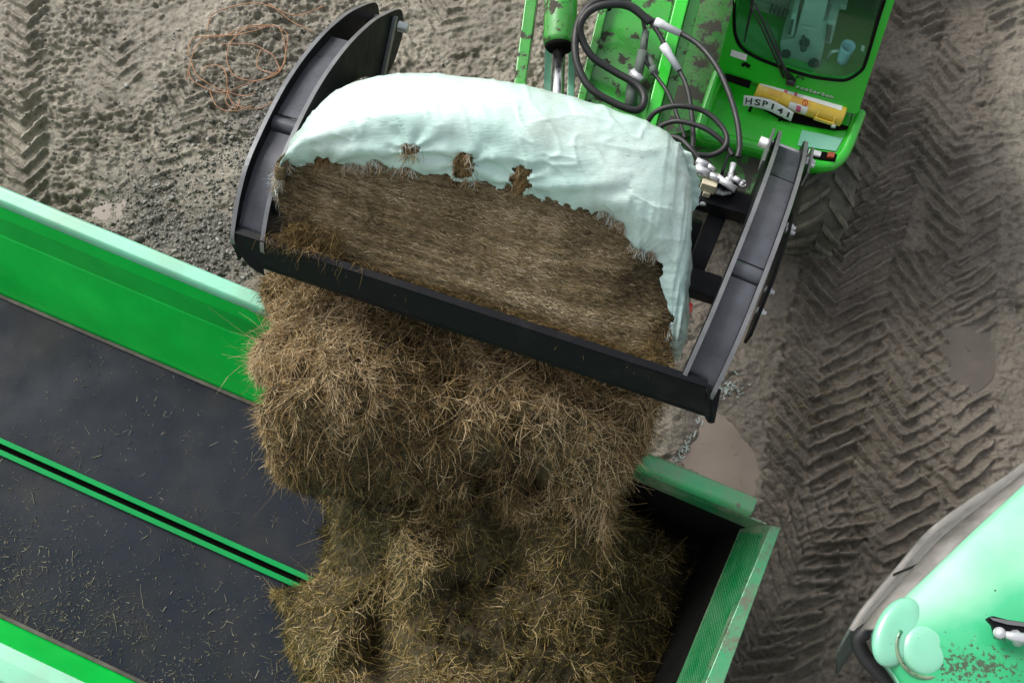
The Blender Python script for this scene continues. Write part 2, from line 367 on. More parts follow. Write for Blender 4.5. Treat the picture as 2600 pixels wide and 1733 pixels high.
def ground_mat():
    m, n, b = mat('wet_mud'); setp(b, (0.15, 0.13, 0.10), 0.5)
    wt = N(n, 'ShaderNodeAttribute', attribute_name='wet_shaded').outputs['Fac']
    gr = N(n, 'ShaderNodeAttribute', attribute_name='grit').outputs['Fac']
    dry_skylit = mix(n, ramp(n, noise(n, 1.7, 6, 0.65), [(0.35, 0.0), (0.68, 1.0)]), (0.185, 0.163, 0.125), (0.325, 0.292, 0.228))  # left tone: drier mud with sky light painted in
    wet_shaded = mix(n, ramp(n, noise(n, 1.9, 6, 0.65), [(0.35, 0.0), (0.68, 1.0)]), (0.142, 0.121, 0.096), (0.205, 0.174, 0.138))
    c = mix(n, wt, dry_skylit, wet_shaded)
    st = ramp(n, noise(n, 30, 5, 0.7), [(0.36, 0.0), (0.5, 1.0)])
    c = mix(n, math_(n, 'MULTIPLY', math_(n, 'SUBTRACT', 1.0, st), 0.55), c, (0.035, 0.033, 0.028))
    vor = N(n, 'ShaderNodeTexVoronoi'); vor.inputs['Scale'].default_value = 42
    g = N(n, 'ShaderNodeNewGeometry'); n.links.new(g.outputs['Position'], vor.inputs['Vector'])
    peb = mix(n, ramp(n, vor.outputs['Distance'], [(0.25, 0.0), (0.6, 1.0)]), (0.20, 0.19, 0.165), (0.05, 0.048, 0.042))
    c = mix(n, math_(n, 'MULTIPLY', gr, 0.8), c, peb)
    org = ramp(n, noise(n, 0.9, 5, 0.6), [(0.56, 0.0), (0.72, 0.7)])
    c = mix(n, math_(n, 'MULTIPLY', math_(n, 'MULTIPLY', org, wt), 0.5), c, (0.075, 0.053, 0.036))
    n.links.new(c, b.inputs['Base Color'])
    n.links.new(ramp(n, noise(n, 5, 6, 0.7), [(0.32, 0.2), (0.68, 0.6)]), b.inputs['Roughness'])
    h = math_(n, 'ADD', noise(n, 26, 8, 0.7), math_(n, 'MULTIPLY', math_(n, 'MULTIPLY', gr, -0.8), vor.outputs['Distance']))
    bump(n, b, h, 0.75, 0.03); return m
M['ground'] = ground_mat()
def puddle_mat():
    m, n, b = mat('muddy_water'); setp(b, (0.30, 0.235, 0.18), 0.05, spec=0.6)
    n.links.new(mix(n, ramp(n, noise(n, 2.5, 4), [(0.35, 0.0), (0.7, 1.0)]), (0.205, 0.163, 0.127), (0.27, 0.218, 0.172)), b.inputs['Base Color'])
    bump(n, b, noise(n, 8, 2), 0.03, 0.01); return m
M['puddle'] = puddle_mat()
M['puddle_grey'] = plain('grey_water', (0.110, 0.094, 0.076), 0.16, var=0.15, bs=8, bst=0.02)
M['stone'] = straw_mat('gravel_stone', [(0.0, (0.05, 0.05, 0.045)), (0.5, (0.16, 0.155, 0.135)), (1.0, (0.34, 0.33, 0.30))], 0.6)
def roof_mat():  # pale mint stops imitate sky reflected in green paint
    m, n, b = mat('roof_paint_with_sheen'); setp(b, (0.4, 0.75, 0.55), 0.28, 0, 0.8)
    a = N(n, 'ShaderNodeAttribute', attribute_name='sky_sheen').outputs['Fac']
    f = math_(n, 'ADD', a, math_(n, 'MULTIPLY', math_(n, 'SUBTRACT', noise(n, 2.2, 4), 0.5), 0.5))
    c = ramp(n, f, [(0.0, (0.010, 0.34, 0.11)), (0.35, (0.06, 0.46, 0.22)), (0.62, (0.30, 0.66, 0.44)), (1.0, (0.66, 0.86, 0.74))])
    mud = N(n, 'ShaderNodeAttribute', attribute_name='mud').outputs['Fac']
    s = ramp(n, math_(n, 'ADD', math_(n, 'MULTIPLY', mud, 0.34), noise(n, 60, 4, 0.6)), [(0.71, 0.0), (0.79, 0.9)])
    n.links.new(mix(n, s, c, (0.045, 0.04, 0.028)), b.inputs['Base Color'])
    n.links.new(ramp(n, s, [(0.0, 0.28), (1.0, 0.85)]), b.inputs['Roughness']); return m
M['roof'] = roof_mat()
M['mint_housing'] = paint('mint_lamp_housing', (0.20, 0.56, 0.38), cover=0.72, spots=0.72, film=0.15, dirt=(0.03, 0.36, 0.16), rough=0.28, coat=0.8, soft=0.2)  # pale mint with greener patches
M['dust_grey'] = plain('dusty_trim', (0.19, 0.18, 0.165), 0.6, var=0.45)
def mesh_mat():
    m, n, b = mat('expanded_metal'); setp(b, (0.02, 0.18, 0.07), 0.45, 0, 0.2)
    n.links.new(mix(n, ramp(n, noise(n, 6, 5), [(0.35, 0.0), (0.65, 1.0)]), (0.005, 0.22, 0.06), (0.07, 0.28, 0.12)), b.inputs['Base Color']); return m
M['mesh'] = mesh_mat()

# ------------------------------------------------------------------ strands of grass
def strands(name, P, D, L, rad, tone, matl, parent=None, curl=0.35, nseg=4, droop=0.0, nrm=None):
    n = len(P); P = np.asarray(P, float); D = D / (np.linalg.norm(D, axis=1, keepdims=True) + 1e-9)
    rv = rng.normal(size=(n, 3)); S = np.cross(D, rv); S /= np.linalg.norm(S, axis=1, keepdims=True) + 1e-9; U = np.cross(D, S)
    c1 = rng.normal(size=(n, 1)) * curl; c2 = rng.normal(size=(n, 1)) * curl * 0.7
    V = np.zeros((n, nseg + 1, 3, 3))
    for k in range(nseg + 1):
        t = k / nseg
        c = P + D * (L * t)[:, None] + S * c1 * (L[:, None] * t * t) + U * c2 * (L[:, None] * t * t * (1.2 - t))
        c[:, 2] -= droop * L * t * t
        rr = (rad * (1 - 0.5 * t))[:, None]
        for j in range(3):
            an = j * 2.0944
            V[:, k, j] = c + (S * math.cos(an) + U * math.sin(an) * 0.42) * rr
    base = (np.arange(n) * (nseg + 1) * 3)[:, None, None]; q = []
    for k in range(nseg):
        for j in range(3): q.append([k * 3 + j, k * 3 + (j + 1) % 3, (k + 1) * 3 + (j + 1) % 3, (k + 1) * 3 + j])
    Q = (base + np.array(q)[None]).reshape(-1, 4)
    T = np.repeat(np.clip(tone, 0, 1), (nseg + 1) * 3)
    return fastmesh(name, V.reshape(-1, 3), Q, matl, parent, True, {'tone': T})

# ================================================================== GROUND
def g2(px, py): p = at(px, py, 0.0); return (p.x, p.y)
LANES = [  # wheel tracks: start, end (photo pixels on the ground), width, lug pitch, depth, phase
    ((2330, -60), (2010, 1500), 0.66, 0.130, 0.050, 0.0), ((2500, -60), (2230, 1500), 0.70, 0.135, 0.048, 0.4),
    ((2170, 420), (1960, 1760), 0.64, 0.128, 0.046, 0.7), ((2440, 400), (2420, 1300), 0.6, 0.135, 0.040, 0.2),
    ((70, -40), (60, 620), 0.40, 0.135, 0.050, 0.1), ((310, -40), (300, 560), 0.42, 0.14, 0.028, 0.5),
    ((1180, -60), (1020, 300), 0.45, 0.13, 0.028, 0.3), ((2150, 1250), (1800, 1800), 0.62, 0.125, 0.042, 0.6), ((520, 180), (330, 560), 0.40, 0.15, 0.022, 0.2)]
PUD = [([(1800, 1040), (1850, 1075), (1895, 1110), (1935, 1165), (1940, 1215), (1925, 1260), (1890, 1280), (1840, 1268), (1790, 1235), (1745, 1190), (1730, 1150), (1755, 1110), (1775, 1070)], 'tan muddy puddle beside the wagon corner'),
       ([(2420, 835), (2470, 822), (2520, 850), (2525, 900), (2520, 950), (2480, 985), (2435, 985), (2415, 930), (2405, 880)], 'flat grey brown puddle among the wheel tracks on the right'),
       ([(255, 510), (330, 488), (350, 495), (330, 520), (300, 545), (262, 552), (235, 540)], 'small pale puddle left of the bale grab')]
PUDW = [[g2(*p) for p in q[0]] for q in PUD]
def ground_h(x, y):
    wx = x + 0.16 * (fbm(x, y, 2.6, 3) - 0.5) + 0.03 * (vnoise(x * 13, y * 13, 5) - 0.5)
    wy = y + 0.16 * (fbm(x, y, 2.6, 4) - 0.5) + 0.03 * (vnoise(x * 13, y * 13, 6) - 0.5)
    h = 0.055 * (fbm(x, y, 0.7, 1, 3) - 0.5) + 0.05 * (fbm(wx, wy, 3.2, 2, 5, 0.58) - 0.5)
    rg = 1 - np.abs(2 * fbm(wx * 1.0, wy * 1.7, 5.5, 9, 3) - 1); h += 0.032 * (rg - 0.7)
    bl = np.abs(2 * fbm(wx * 1.3, wy * 2.0, 9, 14, 3, 0.6) - 1); h += 0.030 * (0.25 - bl) * sstep(.35, .6, fbm(x, y, 1.3, 15, 3))
    tx_ = x + 0.07 * (fbm(x, y, 2.2, 3) - 0.5) + 0.018 * (vnoise(x * 12, y * 12, 5) - 0.5); ty_ = y + 0.07 * (fbm(x, y, 2.2, 4) - 0.5) + 0.018 * (vnoise(x * 12, y * 12, 6) - 0.5)
    side = sstep(-0.6, 1.0, x)                                     # churned mud on the right
    c1 = 1 - np.abs(2 * fbm(wx * .8, wy * 1.9, 8.5, 16, 3, 0.6) - 1); c2 = 1 - np.abs(2 * vnoise(wx * 21, wy * 27, 18) - 1)
    rough_ = (.15 + 1.25 * sstep(.36, .62, fbm(x, y * 1.4, 1.7, 19, 3))) * (1 - .45 * side)
    h += rough_ * (0.062 * (c1 - .75) + 0.022 * (c2 - .5)) + (0.010 + .008 * rough_) * (fbm(x, y, 24, 12, 3, 0.7) - 0.5) * 2
    for i, (a, b, wd, pitch, dep, ph) in enumerate(LANES):
        a = g2(*a); b = g2(*b); dx, dy = b[0] - a[0], b[1] - a[1]; L = math.hypot(dx, dy); dx /= L; dy /= L
        s = (tx_ - a[0]) * dx + (ty_ - a[1]) * dy; t = -(tx_ - a[0]) * dy + (ty_ - a[1]) * dx + 0.02 * np.sin(s * 3 + i)
        q = s / pitch + np.abs(t) * 0.85 / pitch + np.where(t > 0, 0.12, 0.0) + ph
        f = q - np.floor(q)
        wv_ = .16 + .16 * vnoise(x * 6, y * 6, 90 + i)
        groove = 1 - sstep(0.0, .05, f) * (1 - sstep(wv_, wv_ + .06, f))
        groove = groove * (.7 + .3 * f); lip = -groove * 0 + (fbm(x, y, 24, 95, 2) - .5)
        m = (1 - sstep(wd * 0.44, wd * 0.5, np.abs(t))) * sstep(0.24 if i in (0, 1, 2, 7) else 0.34, 0.42, fbm(x, y, 1.6, 40 + i, 3)) * sstep(-0.1, 0.2, s) * (1 - sstep(L - 0.2, L + 0.1, s))
        h = h * (1 - .55 * m) + m * (dep * 1.25 * (0.65 - groove) + 0.016 * lip) * (0.55 + 0.9 * vnoise(x * 4, y * 4, 60 + i))
    for pw in PUDW:
        d = polydist(x, y, pw) * np.where(inpoly(x, y, pw), 1, -1) + 0.20 * (fbm(x, y, 4, 77, 4) - 0.5)
        k = sstep(-0.10, 0.05, d); h = h * (1 - k) + k * (-0.036 + 0.008 * (fbm(x, y, 9, 5, 3) - 0.5) * 1.0)
    far = sstep(7, 12, np.hypot(x, y - 2.5))
    return h * (1 - far)
def axis(lo, hi, step, far, n=26):
    c = np.arange(lo, hi + step / 2, step); g = np.geomspace(step * 2, far, n)
    return np.concatenate([(lo - g)[::-1], c, hi + g])
gxs = axis(-4.7, 4.7, 0.0115, 90); gys = axis(-0.6, 5.7, 0.0115, 90)
GX, GY = np.meshgrid(gxs, gys); GZ = ground_h(GX, GY)
nx, ny = len(gxs), len(gys)
idx = np.arange(nx * ny).reshape(ny, nx)
Q = np.stack([idx[:-1, :-1], idx[:-1, 1:], idx[1:, 1:], idx[1:, :-1]], -1).reshape(-1, 4)
wet_shaded = sstep(-0.25, 0.25, (GX - 1.0) * 0.9 + 0.22 * (GY - 2.5) * 0 + 0.9 * (fbm(GX, GY, 0.9, 21, 4) - 0.5))  # darker to the right: wetter mud plus shade painted into the colour
pe = g2(2490, 0); pe2 = g2(2560, 900)
edge = GX - (pe[0] + (pe2[0] - pe[0]) * (GY - pe[1]) / (pe2[1] - pe[1])) + 0.5 * (fbm(GX, GY, 1.4, 23, 4) - 0.5)
wet_shaded = np.clip(wet_shaded * (1 - 0.75 * sstep(-0.05, 0.25, edge)), 0, 1)
gq = g2(520, 560); gq2 = g2(740, 330)
grit = np.exp(-(((GX - gq[0]) / 0.75) ** 2 + ((GY - gq[1]) / 0.6) ** 2)) + 0.8 * np.exp(-(((GX - gq2[0]) / 0.6) ** 2 + ((GY - gq2[1]) / 0.6) ** 2))
grit = np.clip(grit * 1.4 * sstep(0.3, 0.6, fbm(GX, GY, 2.2, 31, 4)), 0, 1)
GZ = GZ * (1 - 0.45 * grit) + grit * 0.012 * (fbm(GX, GY, 28, 33, 2) - 0.5) * 2
ground = fastmesh('ground', np.stack([GX, GY, GZ], -1).reshape(-1, 3), Q, M['ground'], None, True, {'wet_shaded': wet_shaded.ravel(), 'grit': grit.ravel()})
tag(ground, 'churned wet mud of the yard marked by tyre treads', kind='structure')
for (pts, lab), pw in zip(PUD, PUDW):
    c = np.mean(pw, axis=0)
    ring = crom([Vector((c[0] + (p[0] - c[0]) * 1.1, c[1] + (p[1] - c[1]) * 1.1, -0.027)) for p in pw], 5, True)
    tag(MB().add(ring, [tuple(range(len(ring)))]).build('puddle', M['puddle_grey'] if 'grey' in lab else M['puddle']), lab, kind='structure')

# loose gravel where the mud is stony
def ico():
    bm = bmesh.new(); bmesh.ops.create_icosphere(bm, subdivisions=1, radius=1)
    v = np.array([x.co[:] for x in bm.verts]); f = np.array([[y.index for y in x.verts] for x in bm.faces]); bm.free(); return v, f
iv, jf = ico()
cx = np.concatenate([rng.normal(gq[0], 0.62, 2600), rng.normal(gq2[0], 0.55, 1500), rng.uniform(-4.5, 1.0, 1100)])
cy = np.concatenate([rng.normal(gq[1], 0.50, 2600), rng.normal(gq2[1], 0.60, 1500), rng.uniform(2.0, 5.5, 1100)])
ns = len(cx); sz = np.exp(rng.normal(math.log(0.0085), 0.42, ns)); sz[:40] *= 1.9
iz = np.clip(np.searchsorted(gys, cy), 0, ny - 1); ix = np.clip(np.searchsorted(gxs, cx), 0, nx - 1)
SV = iv[None] * (1 + 0.28 * rng.normal(size=(ns, len(iv), 1)).clip(-1.2, 1.2)) * np.stack([np.ones(ns), rng.uniform(0.6, 1, ns), rng.uniform(0.45, 0.8, ns)], -1)[:, None] * sz[:, None, None]
an = rng.uniform(0, 6.28, ns); ca, sa = np.cos(an)[:, None], np.sin(an)[:, None]
SV = np.stack([SV[..., 0] * ca - SV[..., 1] * sa + cx[:, None], SV[..., 0] * sa + SV[..., 1] * ca + cy[:, None], SV[..., 2] + GZ[iz, ix][:, None] + sz[:, None] * 0.25], -1)
SF = (jf[None] + (np.arange(ns) * len(iv))[:, None, None]).reshape(-1, 3)
tag(fastmesh('gravel', SV.reshape(-1, 3), SF, M['stone'], None, True, {'tone': np.repeat(rng.uniform(0, 1, ns), len(iv))}), 'loose grey gravel pressed into pale mud left of the grab', kind='stuff')

def gz(x, y): return float(GZ[min(ny - 1, np.searchsorted(gys, y)), min(nx - 1, np.searchsorted(gxs, x))])
def ontop(pts, lift):
    out = []
    for p in pts:
        i, j = min(nx - 6, max(5, np.searchsorted(gxs, p.x))), min(ny - 6, max(5, np.searchsorted(gys, p.y)))
        out.append(Vector((p.x, p.y, float(GZ[j - 3:j + 4, i - 3:i + 4].max()) + lift)))
    for k in range(2): out = [out[0]] + [Vector((b.x, b.y, max(b.z, (a.z + c.z) / 2))) for a, b, c in zip(out, out[1:], out[2:])] + [out[-1]]
    return out
# dropped baler twine: a few long loops
tw = MB()
LOOPS = [[(480, 215), (495, 140), (540, 100), (630, 95), (700, 75), (722, 95), (728, 140), (715, 180), (660, 205), (600, 200), (575, 160), (590, 110), (640, 85), (690, 75)],
         [(565, 118), (640, 120), (690, 145), (715, 185), (690, 190), (655, 170), (665, 130)],
         [(482, 190), (500, 215), (560, 235), (640, 215), (700, 195), (725, 150), (735, 95), (700, 70)],
         [(478, 150), (490, 105), (560, 98), (640, 78), (700, 70)], [(530, 85), (545, 45), (590, 20), (660, 22), (750, 45), (830, 20)],
         [(585, 230), (580, 262), (605, 282), (612, 255)], [(520, 195), (525, 175), (560, 172), (580, 200), (582, 240), (600, 275), (660, 280), (700, 255)],
         [(535, 240), (560, 278), (600, 285), (640, 270)], [(490, 165), (505, 205), (550, 225), (620, 245), (650, 240)], [(690, 20), (740, 60), (800, 90)]]
for lp in LOOPS:
    pts = crom([at(x + random.uniform(-4, 4), y + random.uniform(-4, 4), 0) for x, y in lp], 9)
    tw.tube(ontop(pts, 0.004), 0.0044, 5)
tag(tw.build('baler_twine', M['twine'], None, True), 'tangled loops of orange brown baler twine lying on the mud', 'twine')
n = 1100; q0 = at(2110, 1020, 0); lx_, ly_ = rng.normal(q0.x, .42, n), rng.normal(q0.y, .45, n); k = rng.random(n) < .4; lx_[k] = rng.uniform(.9, 3.6, k.sum()); ly_[k] = rng.uniform(-.3, 4.6, k.sum())
iz = np.clip(np.searchsorted(gys, ly_), 0, ny - 1); ix = np.clip(np.searchsorted(gxs, lx_), 0, nx - 1); an = rng.uniform(0, 6.28, n)
tag(strands('straw_litter', np.stack([lx_, ly_, GZ[iz, ix] + .006], 1), np.stack([np.cos(an), np.sin(an), rng.normal(.05, .08, n)], 1), rng.uniform(.02, .10, n), rng.uniform(.0012, .0028, n), rng.uniform(.15, .75, n), M['olive'], None, .6, 4), 'stray straw trodden into the brown mud between telehandler and tractor', kind='stuff')
# torn bits of wrap and net beside the grab corner
for (cx_, cy_, sp, nn, lab) in [(1842, 985, 26, 46, 'pale torn scraps of bale wrap trodden in by the big puddle'), (1748, 1118, 30, 40, 'thin shreds of white net wrap between grab corner and wagon')]:
    mb = MB()
    for k in range(nn):
        f = random.gauss(0, 1); p = at(cx_ + (f * sp * 0.9 if cx_ > 1800 else f * sp * 0.8), cy_ + (random.gauss(0, sp * 0.55) if cx_ > 1800 else -f * sp * 1.3 + random.gauss(0, 9)), 0); a = random.uniform(0, 6.3); l = random.uniform(.006, .026); wd = random.uniform(.0015, .005)
        e1 = Vector((math.cos(a), math.sin(a), random.uniform(-.2, .2))) * l; e2 = Vector((-math.sin(a), math.cos(a), random.uniform(-.5, .5))) * wd
        p = Vector((p.x, p.y, gz(p.x, p.y) + 0.008)); mb.hexa([p - e1 - e2, p + e1 - e2, p + e1 + e2, p - e1 + e2], [q + Z * .002 for q in (p - e1 - e2, p + e1 - e2, p + e1 + e2, p - e1 + e2)])
    tag(mb.build('wrap_scraps', M['scrap']), lab, kind='stuff')

# ================================================================== FEED WAGON
WA = R(-23.0); wu, wv = yaw(WA)
def W(u, v, z): return wu * u + wv * v + Z * z
U0, U1 = -7.2, 1.02
wagon = thing('feed_wagon', W(-3, -0.1, 0), 'green feed-out wagon with dark belt floor below the raised bale', 'feed wagon')
FZ = 0.80
# far side wall: profile (v,z) from the floor up, swept along the wagon
def sweep(prof, u0, u1, name, m, thick, par, bevel=0.004, n=14):
    G = [[W(u0 + (u1 - u0) * i / n, v, z) for v, z in prof] for i in range(n + 1)]
    return MB().grid(G).build(name, m, par, False, bevel, thick)
VF, VN = 0.80, -1.00
far_wall = sweep([(VF, FZ - .02), (VF + .275, 1.345), (VF + .285, 1.36), (VF + .335, 1.60), (VF + .375, 1.70)], U0, .20, 'side_wall', M['wagon_green'], -0.004, wagon, 0)
far_wall['label'] = 'bright green sloping side wall nearest the telehandler'
rp = [(VF + .375, 1.70), (VF + .385, 1.755), (VF + .40, 1.775), (VF + .465, 1.782), (VF + .478, 1.77), (VF + .478, 1.66), (VF + .43, 1.655), (VF + .40, 1.69)]
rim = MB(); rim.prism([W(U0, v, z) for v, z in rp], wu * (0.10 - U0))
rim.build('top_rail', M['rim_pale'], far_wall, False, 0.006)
rim2 = MB(); rim2.prism([W(0.10, v, z) for v, z in rp], wu * (0.90 - 0.10)); rr2 = rim2.build('top_rail', M['wagon_worn'], far_wall, False, 0.006); rr2['label'] = 'scuffed end section of the top rail'
near_wall = sweep([(VN, FZ - .02), (VN - .10, .945), (VN - .108, .957)], U0, U1 - .25, 'side_wall', M['wagon_green'], 0.004, wagon, 0)
nw2 = sweep([(VN - .108, .959), (VN - .18, .985), (VN - .275, 1.04), (VN - .285, 1.06)], U0, U1 - .25, 'ledge', M['rim_pale'], 0.004, near_wall, 0); nw2['label'] = 'pale ledge along the near wall with sky sheen painted in'  # sky sheen on the wall, painted as a pale strip
sweep([(VN - .285, 1.062), (VN - .40, 1.70)], U0, U1 - .25, 'upper_side', M['wagon_green'], 0.004, near_wall, 0)
near_wall['label'] = 'sloping side wall at the bottom left with painted pale sheen'
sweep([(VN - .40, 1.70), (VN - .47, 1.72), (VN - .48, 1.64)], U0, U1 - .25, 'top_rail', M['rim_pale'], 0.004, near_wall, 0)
# two belts, divider with a slot, black seal strips
mb = MB(); mb.box(W((U0 + .20) / 2, (VF - .055) / 2, FZ - .03), wu * ((.20 - U0) / 2), wv * ((VF + .055 + .0) / 2), Z * .03); mb.build('conveyor_belt', M['belt'], wagon, False, .006)
mb = MB(); mb.box(W((U0 + .20) / 2, (VN - .125) / 2, FZ - .03), wu * ((.20 - U0) / 2), wv * ((-.125 - VN) / 2 + .0), Z * .03); mb.build('conveyor_belt', M['belt'], wagon, False, .006)
mb = MB()
for v in (-.057, -.123): mb.box(W((U0 - 1.16) / 2, v, FZ + .018), wu * ((-1.16 - U0) / 2), wv * .0165, Z * .022)
div = mb.build('belt_divider', M['divider_green'], wagon, False, .004)
mb = MB(); mb.box(W((U0 + .42) / 2, -.09, FZ - .04), wu * ((.42 - U0) / 2), wv * .034, Z * .006); mb.build('slot_bottom', M['dark'], div)
mb = MB()
for v, s in ((VF - .004, 1), (VN + .004, -1)): mb.beam(W(U0, v, FZ + .012), W(.19, v, FZ + .012), wv * .012, Z * .010)
mb.build('seal_strip', M['seal'], wagon, False, .004)
# deep end behind the belts, end wall with expanded metal panel
PIT = 0.28  # pit floor, plates and lower end wall: shade painted near black
c_t = at(1957, 1333, 1.80); c_m = at(1884, 1329, 1.42); c_b = at(1800, 1345, .7)
e_t = at(1790, 1733, 1.80); e_m = at(1722, 1733, 1.42); e_b = at(1660, 1733, .7)
dirn = (e_t - c_t).normalized()
def ext(p, k=.9): return p + dirn * k
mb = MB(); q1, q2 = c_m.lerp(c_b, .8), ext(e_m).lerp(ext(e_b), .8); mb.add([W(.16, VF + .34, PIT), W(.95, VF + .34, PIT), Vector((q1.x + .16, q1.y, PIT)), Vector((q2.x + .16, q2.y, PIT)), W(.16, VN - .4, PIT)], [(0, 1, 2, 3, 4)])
mb.add([W(.21, VF + .2, PIT), W(.21, VN - .5, PIT), W(.21, VN - .5, FZ - .03), W(.21, VF + .2, FZ - .03)], [(0, 1, 2, 3)]); mb.build('dark_pit_floor', M['dark'], wagon, solid=-.01)
# solid part of the end wall below the panel, and the frame round it
nrm = (c_m - c_t).cross(dirn).normalized()
if nrm.x > 0: nrm = -nrm
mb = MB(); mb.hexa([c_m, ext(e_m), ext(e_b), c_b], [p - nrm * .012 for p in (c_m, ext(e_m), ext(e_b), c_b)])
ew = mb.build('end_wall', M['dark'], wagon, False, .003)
def bil(s, t): return (c_m.lerp(c_t, t)).lerp(ext(e_m).lerp(ext(e_t), t), s)
mb = MB()
for s0, s1, t0, t1 in ((0, .03, 0, 1), (.62, 1, 0, 1), (.03, .62, .86, 1), (.03, .62, 0, .04)):
    mb.hexa([bil(s0, t0), bil(s1, t0), bil(s1, t1), bil(s0, t1)], [p - nrm * .010 for p in (bil(s0, t0), bil(s1, t0), bil(s1, t1), bil(s0, t1))])
mb.build('mesh_frame', M['wagon_grimy_shaded'], ew)
# expanded metal: crossing thin strands
mb = MB(); nsd = 50; asp = .13
for k in range(-20, nsd + 20):
    for sg in (1, -1):
        s0 = .03 + (.59) * k / nsd
        pts = []
        for t in (.04, .86):
            s = s0 + sg * (t - .04) * asp + (asp * .82 if sg < 0 else 0)
            pts.append((s, t))
        (sa_, ta), (sb_, tb) = pts
        def cl(sx, tx, sy, ty):
            for lim, cmp in ((.03, 1), (.62, -1)):
                if (sx - lim) * cmp < 0 and (sy - lim) * cmp < 0: return None
                if (sx - lim) * cmp < 0: q = (lim - sx) / (sy - sx); sx, tx = lim, tx + (ty - tx) * q
                if (sy - lim) * cmp < 0: q = (lim - sx) / (sy - sx); sy, ty = lim, tx + (ty - tx) * q
            return sx, tx, sy, ty
        r = cl(sa_, ta, sb_, tb)
        if r:
            p, q = bil(r[0], r[1]), bil(r[2], r[3]); d = (q - p).normalized(); wd = d.cross(nrm).normalized() * .0026
            mb.beam(p + nrm * sg * .001, q + nrm * sg * .001, wd, nrm * .0025)
mb.build('mesh_panel', M['mesh'], ew)
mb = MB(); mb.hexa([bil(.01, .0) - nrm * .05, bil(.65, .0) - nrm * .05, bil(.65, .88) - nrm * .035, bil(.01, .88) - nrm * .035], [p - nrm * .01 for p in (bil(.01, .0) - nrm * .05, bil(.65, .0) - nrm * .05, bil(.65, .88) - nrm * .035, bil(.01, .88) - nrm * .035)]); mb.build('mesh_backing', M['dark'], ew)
# cap rail along the top of the end wall, outer skin below it
o1, o2 = at(1983, 1338, 1.80), at(1838, 1733, 1.80)
o2 = o1 + (o2 - o1) * 1.9; i1, i2 = c_t.copy(), ext(e_t)
i2 = i1 + (i2 - i1).normalized() * (o2 - o1).length
mb = MB(); mb.hexa([p - Z * .05 for p in (i1, i2, o2, o1)], [p + Z * .004 for p in (i1, i2, o2, o1)]); mb.build('cap_rail', M['cap_worn'], ew, False, .006)
outd = Vector((o2 - o1)).cross(Z).normalized()
if outd.x < 0: outd = -outd
mb = MB(); mb.hexa([o1 - Z * .056 - outd * .02, o2 - Z * .056 - outd * .02, o2 - outd * .02 - Z * 1.3, o1 - outd * .02 - Z * 1.3], [p - outd * .01 for p in (o1 - Z * .056 - outd * .02, o2 - Z * .056 - outd * .02, o2 - outd * .02 - Z * 1.3, o1 - outd * .02 - Z * 1.3)])
mb.build('outer_skin', M['wagon_green'], ew)
# grimy inner plate of the far wall, deep-end shade painted in (corner gusset)
endp = [W(.18, VF + .375, 1.70), W(1.0, VF + .375, 1.70), W(1.0, VF + .36, 1.50), W(.18, VF + .35, 1.58)]
mb = MB(); mb.prism(endp, wv * .012); mb.build('corner_plate', M['wagon_grimy_shaded'], far_wall)
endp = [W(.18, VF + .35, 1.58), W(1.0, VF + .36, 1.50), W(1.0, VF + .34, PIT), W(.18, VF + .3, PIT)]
mb = MB(); mb.prism(endp, wv * .012); mb.build('pit_shade_plate', M['dark'], far_wall)  # plate added in near black to give the pit its shade
mb = MB(); mb.prism([W(.18, VF - .02, FZ - .05), W(.18, VF + .27, 1.33), W(.18, VF + .365, 1.66), W(.18, VF + .40, 1.5), W(.18, VF + .3, PIT), W(.18, VF - .02, PIT)], wu * .012); mb.build('pit_shade_plate', M['dark'], far_wall)
# chassis and wheels under the body
mb = MB(); mb.box(W(-3.6, -.1, .62), wu * 3.5, wv * .5, Z * .12); mb.build('chassis', M['wagon_green'], wagon, False, .01)
for u in (-3.2, -4.4):
    for v in (1.0, -1.2):
        c = W(u, v * .78 - .06, .34); mb = MB(); G = []
        for i in range(33):
            a = 2 * math.pi * i / 32
            G.append([c + wv * y + (wu * math.cos(a) + Z * math.sin(a)) * r for y, r in ((-.14, .18), (-.16, .29), (-.12, .34), (.12, .34), (.16, .29), (.14, .18))])
        wh = mb.grid(G).build('wheel', M['tyre'], wagon, True)
        mb = MB().tube([c - wv * .1, c + wv * .1], .18, 20); mb.build('rim', M['wagon_green'], wh)

